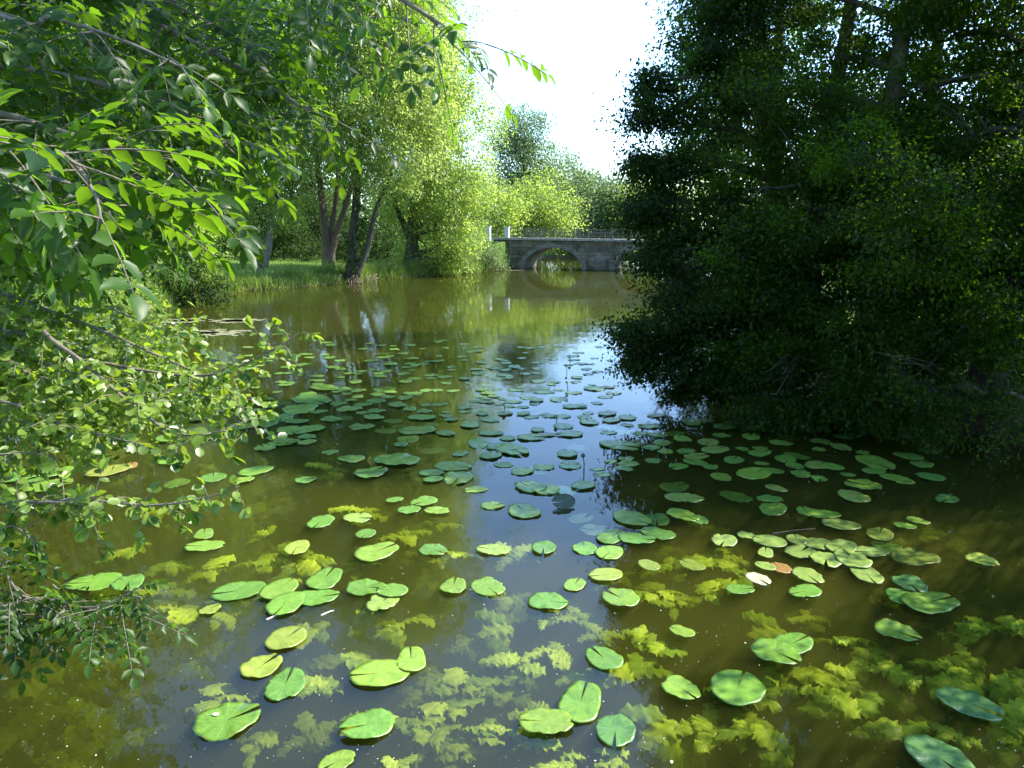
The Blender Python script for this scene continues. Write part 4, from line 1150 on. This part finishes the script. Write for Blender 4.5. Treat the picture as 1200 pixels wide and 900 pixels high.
shade = [(365, 469, 50), (352, 480, 42), (330, 490, 32), (340, 505, 34), (365, 503, 30), (388, 492, 26), (438, 490, 24), (425, 500, 30), (412, 538, 28), (358, 563, 24), (465, 540, 48), (434, 555, 40), (387, 530, 20), (470, 521, 20), (478, 513, 34), (490, 505, 40), (495, 490, 30), (508, 525, 26), (539, 532, 22), (530, 547, 40),
         (505, 555, 26), (507, 563, 22), (537, 560, 42), (497, 588, 30), (480, 598, 26), (462, 587, 20), (513, 600, 30), (440, 470, 24), (450, 455, 28), (330, 520, 26), (360, 519, 20), (335, 518, 26), (310, 525, 26), (300, 552, 34), (380, 455, 34), (410, 480, 26)]
for px, py, wd in shade:
    q_ = W(px, py)
    pad(q_[0], q_[1], size_of(px, py, wd), "pad lying in the dark green reflection of the left bank trees", G_SHADE)
skyp = [(600, 528, 46), (560, 520, 34), (638, 548, 24), (612, 553, 26), (652, 575, 44), (622, 572, 36), (558, 574, 26), (577, 593, 28), (614, 600, 44), (630, 549, 28), (665, 533, 26), (668, 546, 28), (675, 521, 26), (640, 510, 22), (590, 525, 36), (575, 535, 26), (680, 604, 30), (660, 500, 24), (690, 495, 26), (640, 575, 34), (684, 570, 30), (590, 545, 22)]
for px, py, wd in skyp:
    q_ = W(px, py)
    pad(q_[0], q_[1], size_of(px, py, wd), "grey-green pad lying flat on the blue reflection of the sky", G_SKY, None)
leftp = [(203, 541, 28), (207, 563, 30), (287, 563, 22), (112, 523, 25), (44, 558, 42), (72, 552, 28), (128, 552, 40), (55, 570, 44), (20, 560, 40), (180, 480, 34), (165, 470, 30), (200, 492, 28), (215, 505, 34), (150, 455, 34), (190, 462, 30), (225, 490, 36), (240, 512, 30), (195, 515, 26), (20, 505, 30), (60, 520, 28), (265, 480, 28), (285, 500, 30), (170, 492, 28), (90, 575, 36), (250, 560, 30), (60, 500, 30)]
for px, py, wd in leftp:
    q_ = W(px, py)
    pad(q_[0], q_[1], size_of(px, py, wd), "sunlit pad on the water beneath the alder's low branches", G_LEFTP, GREEN[int(rng.integers(5))] if rng.random() > .25 else YELL[int(rng.integers(3))])
# far thin pads, spread by rejection
def scatter(x0, x1, y0, y1, n_, lab, grp, smin, smax, cond=None):
    c = 0
    for _ in range(n_ * 40):
        if c >= n_: break
        px, py = rng.uniform(x0, x1), y0 + (y1 - y0) * rng.random() ** .8
        if cond and not cond(px, py): continue
        q_ = W(px, py)
        s = rng.uniform(smin, smax)
        if pond_sd(np.array([q_[0]]), np.array([q_[1]]))[0] < .5: continue
        if any((q_[0] - a) ** 2 + (q_[1] - b_) ** 2 < (.42 * (s + c_)) ** 2 for a, b_, c_ in placed): continue
        pad(q_[0], q_[1], s, lab, grp)
        c += 1
scatter(300, 600, 400, 520, 56, "thin far pad on the shaded middle water between the algae and the near pads", G_FAR, .20, .36)
scatter(560, 720, 425, 520, 24, "far grey pad on the bright sky reflection left of the dark trees", "far pads on the bright reflection", .24, .40)

Vs, Fs, nv_ = [], [], 0
gf = np.random.default_rng(71)
bv = [np.array([v.co[:] for v in me.vertices]) for me in PADS[:5]]
bf = [[tuple(p_.vertices) for p_ in me.polygons] for me in PADS[:5]]
cnt = 0
for _ in range(6000):
    if cnt >= 190: break
    if gf.random() < .68:
        px, py = gf.uniform(285, 720), 398 + 95 * gf.random() ** .8
    else:
        px, py = gf.uniform(700, 1090), gf.uniform(488, 560)
    q_ = W(px, py)
    s_ = gf.uniform(.16, .30)
    if any((q_[0] - a) ** 2 + (q_[1] - b_) ** 2 < (.42 * (s_ + c_)) ** 2 for a, b_, c_ in placed): continue
    placed.append((q_[0], q_[1], s_))
    k = int(gf.integers(5)); a = gf.uniform(0, 6.28)
    v = bv[k] * np.array([s_, s_, s_ * .8])
    Vs.append(np.stack([v[:, 0] * math.cos(a) - v[:, 1] * math.sin(a) + q_[0], v[:, 0] * math.sin(a) + v[:, 1] * math.cos(a) + q_[1], v[:, 2] + .004], 1))
    Fs += [tuple(i + nv_ for i in f_) for f_ in bf[k]]
    nv_ += len(v); cnt += 1
me = bpy.data.meshes.new("small_lily_pads")
me.from_pydata(np.concatenate(Vs).tolist(), [], Fs)
me.polygons.foreach_set("use_smooth", np.ones(len(me.polygons), dtype=bool))
o = link("small_lily_pads", me, M['pad'])
o.color = (.11, .21, .028, 1)
tag(o, "crowd of the smallest far lily pads between the larger ones", "lily pads", kind="stuff")

# ------------------------------------------------------------------ submerged weed clumps
def weed_mesh(seed, mat):
    """a crinkled lettuce-like rosette of thin lobed leaves arching up and out"""
    g = np.random.default_rng(seed)
    V, Fc, T = [], [], []
    for k in range(int(g.integers(6, 10))):
        th = g.uniform(0, 2 * math.pi)
        L = g.uniform(.26, .58); Wd = g.uniform(.17, .32)
        n0 = len(V)
        nu, nv = 22, 11
        ph = g.uniform(0, 6, 5)
        bend = g.uniform(-1.1, 1.1)
        tone = np.clip(g.normal(.5, .3), 0, 1)
        ox, oy = g.normal(0, .07, 2)
        zo = g.uniform(-.22, .02)
        for i in range(nu):
            u = i / (nu - 1)
            hw = Wd * (math.sin(math.pi * min(1, u * .9 + .1)) ** .55) * (1 + .16 * math.sin(u * 13 + ph[3]) + .10 * math.sin(u * 29 + ph[4]))
            a = th + bend * u
            cx, cy = ox + L * u * math.cos(th + bend * u * .5), oy + L * u * math.sin(th + bend * u * .5)
            for j in range(nv):
                v = j / (nv - 1) * 2 - 1
                ruff = abs(v) ** 1.6 * (.050 * math.sin(u * 21 + ph[0] + 2.5 * v) + .030 * math.sin(u * 43 + ph[1] + 4 * v))
                edge = 1 + abs(v) ** 3 * .11 * math.sin(u * 30 + ph[2] + (3 if v > 0 else 0))
                V.append((cx - math.sin(a) * v * hw * .5 * edge, cy + math.cos(a) * v * hw * .5 * edge,
                          zo + .20 * u - .26 * u * u + ruff - .05 * v * v + .012 * math.sin(u * 30 + v * 9)))
                T.append(np.clip(tone - .25 * (abs(v) < .12) + .2 * math.sin(u * 25 + v * 5 + ph[0]), 0, 1))
        for i in range(nu - 1):
            for j in range(nv - 1):
                a = n0 + i * nv + j
                Fc.append((a, a + 1, a + nv + 1, a + nv))
    return mesh_np("weed_leaves", np.array(V), np.array(Fc), True, np.array(T))
WEED = [weed_mesh(600 + k, None) for k in range(6)]
for k, me in enumerate(WEED):
    me.materials.append(M['subleaf'] if k < 5 else M['subdead'])
weeds = [(255, 815, 60), (385, 800, 50), (410, 770, 50), (440, 722, 50), (365, 735, 40), (240, 668, 45), (300, 655, 50), (350, 662, 45), (312, 625, 32), (330, 640, 30), (260, 715, 40), (215, 712, 40), (180, 600, 42), (220, 590, 30), (155, 640, 38), (590, 735, 60),
         (650, 760, 50), (612, 772, 50), (540, 800, 60), (520, 832, 60), (560, 852, 44), (622, 862, 44), (655, 890, 54), (700, 742, 50), (750, 747, 44), (770, 762, 44), (690, 790, 40), (735, 790, 60), (722, 882, 50), (640, 832, 54), (560, 692, 40), (600, 650, 40), (545, 647, 30), (640, 722, 40), (682, 722, 40), (830, 660, 54),
         (860, 688, 54), (840, 650, 40), (787, 660, 44), (850, 810, 64), (882, 852, 74), (832, 842, 64), (960, 800, 74), (1000, 832, 64), (980, 747, 48), (1010, 757, 44), (1060, 790, 60), (1100, 800, 54), (1118, 782, 44), (1150, 735, 54), (1176, 730, 44), (1130, 862, 54), (1180, 852, 54), (1172, 800, 54), (902, 790, 50), (790, 702, 34),
         (762, 702, 34), (390, 548, 44), (430, 597, 44), (480, 622, 44), (502, 672, 34), (420, 662, 34), (925, 605, 30), (910, 627, 30), (930, 548, 30), (800, 524, 30), (50, 800, 74), (92, 782, 54), (150, 862, 54), (102, 832, 60), (20, 642, 44), (350, 560, 40), (300, 590, 40), (460, 650, 36), (520, 655, 30), (900, 560, 34), (860, 600, 30), (780, 640, 40),
         (700, 690, 36), (590, 700, 40), (500, 720, 50), (480, 820, 60), (420, 840, 50), (360, 860, 60), (300, 870, 60), (220, 780, 50), (180, 740, 40), (140, 560, 36), (90, 540, 36), (240, 545, 30), (1040, 700, 40), (950, 720, 44), (1000, 790, 50), (780, 850, 60), (820, 890, 60), (920, 890, 60), (1050, 860, 60), (750, 690, 36), (320, 690, 40), (200, 660, 44), (250, 760, 40), (560, 760, 50), (580, 800, 50), (540, 880, 60)]
gq = np.random.default_rng(31)
weeds += [(gq.uniform(-10, 1210), gq.uniform(600, 905), gq.uniform(34, 62)) for _ in range(50)]
for i, (px, py, wd) in enumerate(weeds):
    depth = -rng.uniform(.03, .10) if i < 60 else -rng.uniform(.06, .24)
    depth -= .02
    if px < 210 and py > 730: depth -= .13
    q_ = W(px, py, depth)
    o = bpy.data.objects.new("water_weed", WEED[5 if (px, py) in ((925, 605), (910, 627)) else int(rng.integers(5))])
    C.objects.link(o)
    s = size_of(px, py, wd) * 1.25
    o.location = (q_[0], q_[1], depth - .02 * s)
    o.rotation_euler = (rng.normal() * .15, rng.normal() * .15, rng.uniform(0, 6.28))
    s *= gq.uniform(.75, 1.15)
    o.scale = (s * 1.2, s * gq.uniform(1.0, 1.3), s * .75)
    o.location.z = min(depth, -.015 - .09 * s) 
    tag(o, "yellow-green crinkled weed clump under the surface among the near lily pads", "water weed", "weed clumps under the near water")

# ------------------------------------------------------------------ small things on the water
M['algae'] = plain("pale_algae", (.10, .105, .04), (.22, .21, .11), 6, .7)
def algae(px, py, wpx, hpx, lab, seed):
    g = np.random.default_rng(seed)
    c = W(px, py)
    a = W(px - wpx / 2, py); b_ = W(px, py - hpx / 2)
    rx, ry = abs(a[0] - c[0]), abs(b_[1] - c[1])
    mb = MB()
    for k in range(170):
        r_ = min(1.3, abs(g.normal(0, .55)))
        t = g.uniform(0, 2 * math.pi)
        x, y = rx * r_ * math.cos(t), ry * r_ * math.sin(t)
        f = g.uniform(.05, .20) * (1.2 - .6 * r_)
        n0, nn = len(mb.v), 9
        h_ = .003 + .004 * (k % 6) / 6
        ring = [(x + f * (1 + .3 * g.normal()) * 1.5 * math.cos(6.283 * q / nn), y + f * (1 + .3 * g.normal()) * math.sin(6.283 * q / nn)) for q in range(nn)]
        mb.v += [(a_, b2_, h_) for a_, b2_ in ring] + [(a_, b2_, h_ - .008) for a_, b2_ in ring]
        mb.f += [tuple(n0 + q for q in range(nn))] + [(n0 + q, n0 + nn + q, n0 + nn + (q + 1) % nn, n0 + (q + 1) % nn) for q in range(nn)]
    o = mb.build("algae_mat", M['algae'])
    o.location = (c[0], c[1], 0)
    tag(o, lab, "algae mat", "pale algae mats by the left bank")
algae(275, 376, 60, 5, "long pale algae mat farthest out on the left water", 1)
algae(245, 390, 80, 7, "broad pale algae mat just right of the alder branches", 2)
algae(215, 376, 40, 5, "small pale algae mat nearest the left bank", 3)
algae(600, 316.5, 26, 1.2, "thin scum patch at the foot of the bridge abutment", 4)

M['bud'] = plain("bud_skin", (.16, .15, .02), (.30, .26, .04), 30, .5)
M['stalk'] = plain("stalk_skin", (.035, .045, .02), (.07, .08, .03), 30, .5)
for px, py, hpx in [(684, 552, 18), (664, 436, 7), (665, 456, 8), (652, 496, 8), (591, 482, 8), (668, 425, 6), (612, 441, 7)]:
    q_ = W(px, py)
    hgt = hpx * np.linalg.norm(q_ - CAM) / F
    root = empty("lily_bud", (q_[0], q_[1], 0), "small dark water-lily bud on a short stalk standing out of the bright middle water" if hpx < 15 else "tallest thin lily stalk with a small bud, near the edge of the dark reflection", "flower bud", "lily buds standing out of the water")
    mb = MB()
    mb.tube([(q_[0], q_[1], -.1), (q_[0] + .005, q_[1], hgt * .5), (q_[0] - .012, q_[1], hgt)], [.008, .007, .006], 6)
    mb.build("stalk", M['stalk'], root, True)
    mb = MB()
    zs = np.linspace(-.02, .035, 7)
    mb.tube([(q_[0] - .012, q_[1], hgt + z) for z in zs], [.006, .022, .03, .031, .026, .016, .004], 9)
    mb.build("bud", M['bud'] if hpx < 15 else M['stalk'], root, True)
q_ = W(661, 593)
o = pad(q_[0], q_[1], .24, "small dark curled leaf standing up on the blue reflection", None, (.03, .05, .02), 200, 7)
o.rotation_euler = (R(38), 0, R(10)); o.location.z = .05
for (x0, y0), (x1, y1), lab in [((312, 727), (329, 720), "short white stick floating at the left of two below the overlapping trio"), ((376, 722), (391, 716), "short white stick floating at the right of two below the overlapping trio"), ((905, 626), (955, 620), "long thin brown twig floating above the sunlit raft of pads")]:
    a, b_ = W(x0, y0), W(x1, y1)
    mb = MB()
    lp_ = spline([a + (0, 0, .004), (a + b_) / 2 + (.01, .01, .008), b_ + (0, 0, .004)], 5)
    mb.tube(lp_, np.linspace(.008, .004, len(lp_)), 6, .05)
    o = mb.build("floating_twig", plain("bare_wood", (.45, .42, .36), (.65, .62, .56), 30) if x0 < 800 else M["bark_brown"], None, True)
    tag(o, lab, "twig", "twigs floating among the pads")
# petal on the near pad
q_ = W(253, 840)
mb = MB()
nn = 12
mb.v = [(0, 0, .012)] + [(.022 * math.cos(6.283 * k / nn), .014 * math.sin(6.283 * k / nn), .008) for k in range(nn)] + [(.020 * math.cos(6.283 * k / nn), .012 * math.sin(6.283 * k / nn), 0) for k in range(nn)]
mb.f = [(0, 1 + k, 1 + (k + 1) % nn) for k in range(nn)] + [(1 + k, 1 + nn + k, 1 + nn + (k + 1) % nn, 1 + (k + 1) % nn) for k in range(nn)]
o = mb.build("petal", plain("dry_petal", (.6, .5, .34), (.75, .66, .5), 30))
o.location = (q_[0], q_[1], .012)
tag(o, "pale fallen petal lying on the large pad at lower left", "petal")
# drifting specks of pollen and leaf dust
g = np.random.default_rng(9)
k = 2800
px = g.uniform(-20, 1220, k); py = 440 + 470 * g.random(k) ** .8
Q = np.array([W(a, b_) for a, b_ in zip(px, py)])
Q[:, 2] = .003
s = np.exp(g.normal(-5.75, .55, k))
V, Fc, kk = leaf_geo(Q, np.stack([g.normal(size=k), g.normal(size=k), np.zeros(k)], 1), np.tile([0, 0, 1.0], (k, 1)) + g.normal(size=(k, 3)) * .02, s, s * .7, QUAD)
o = link("pollen_specks", mesh_np("pollen_specks", V, Fc), plain("pollen", (.5, .48, .38), (.72, .70, .6), 3))
tag(o, "pale specks of pollen and leaf dust drifting on the water", "pollen", kind="stuff")
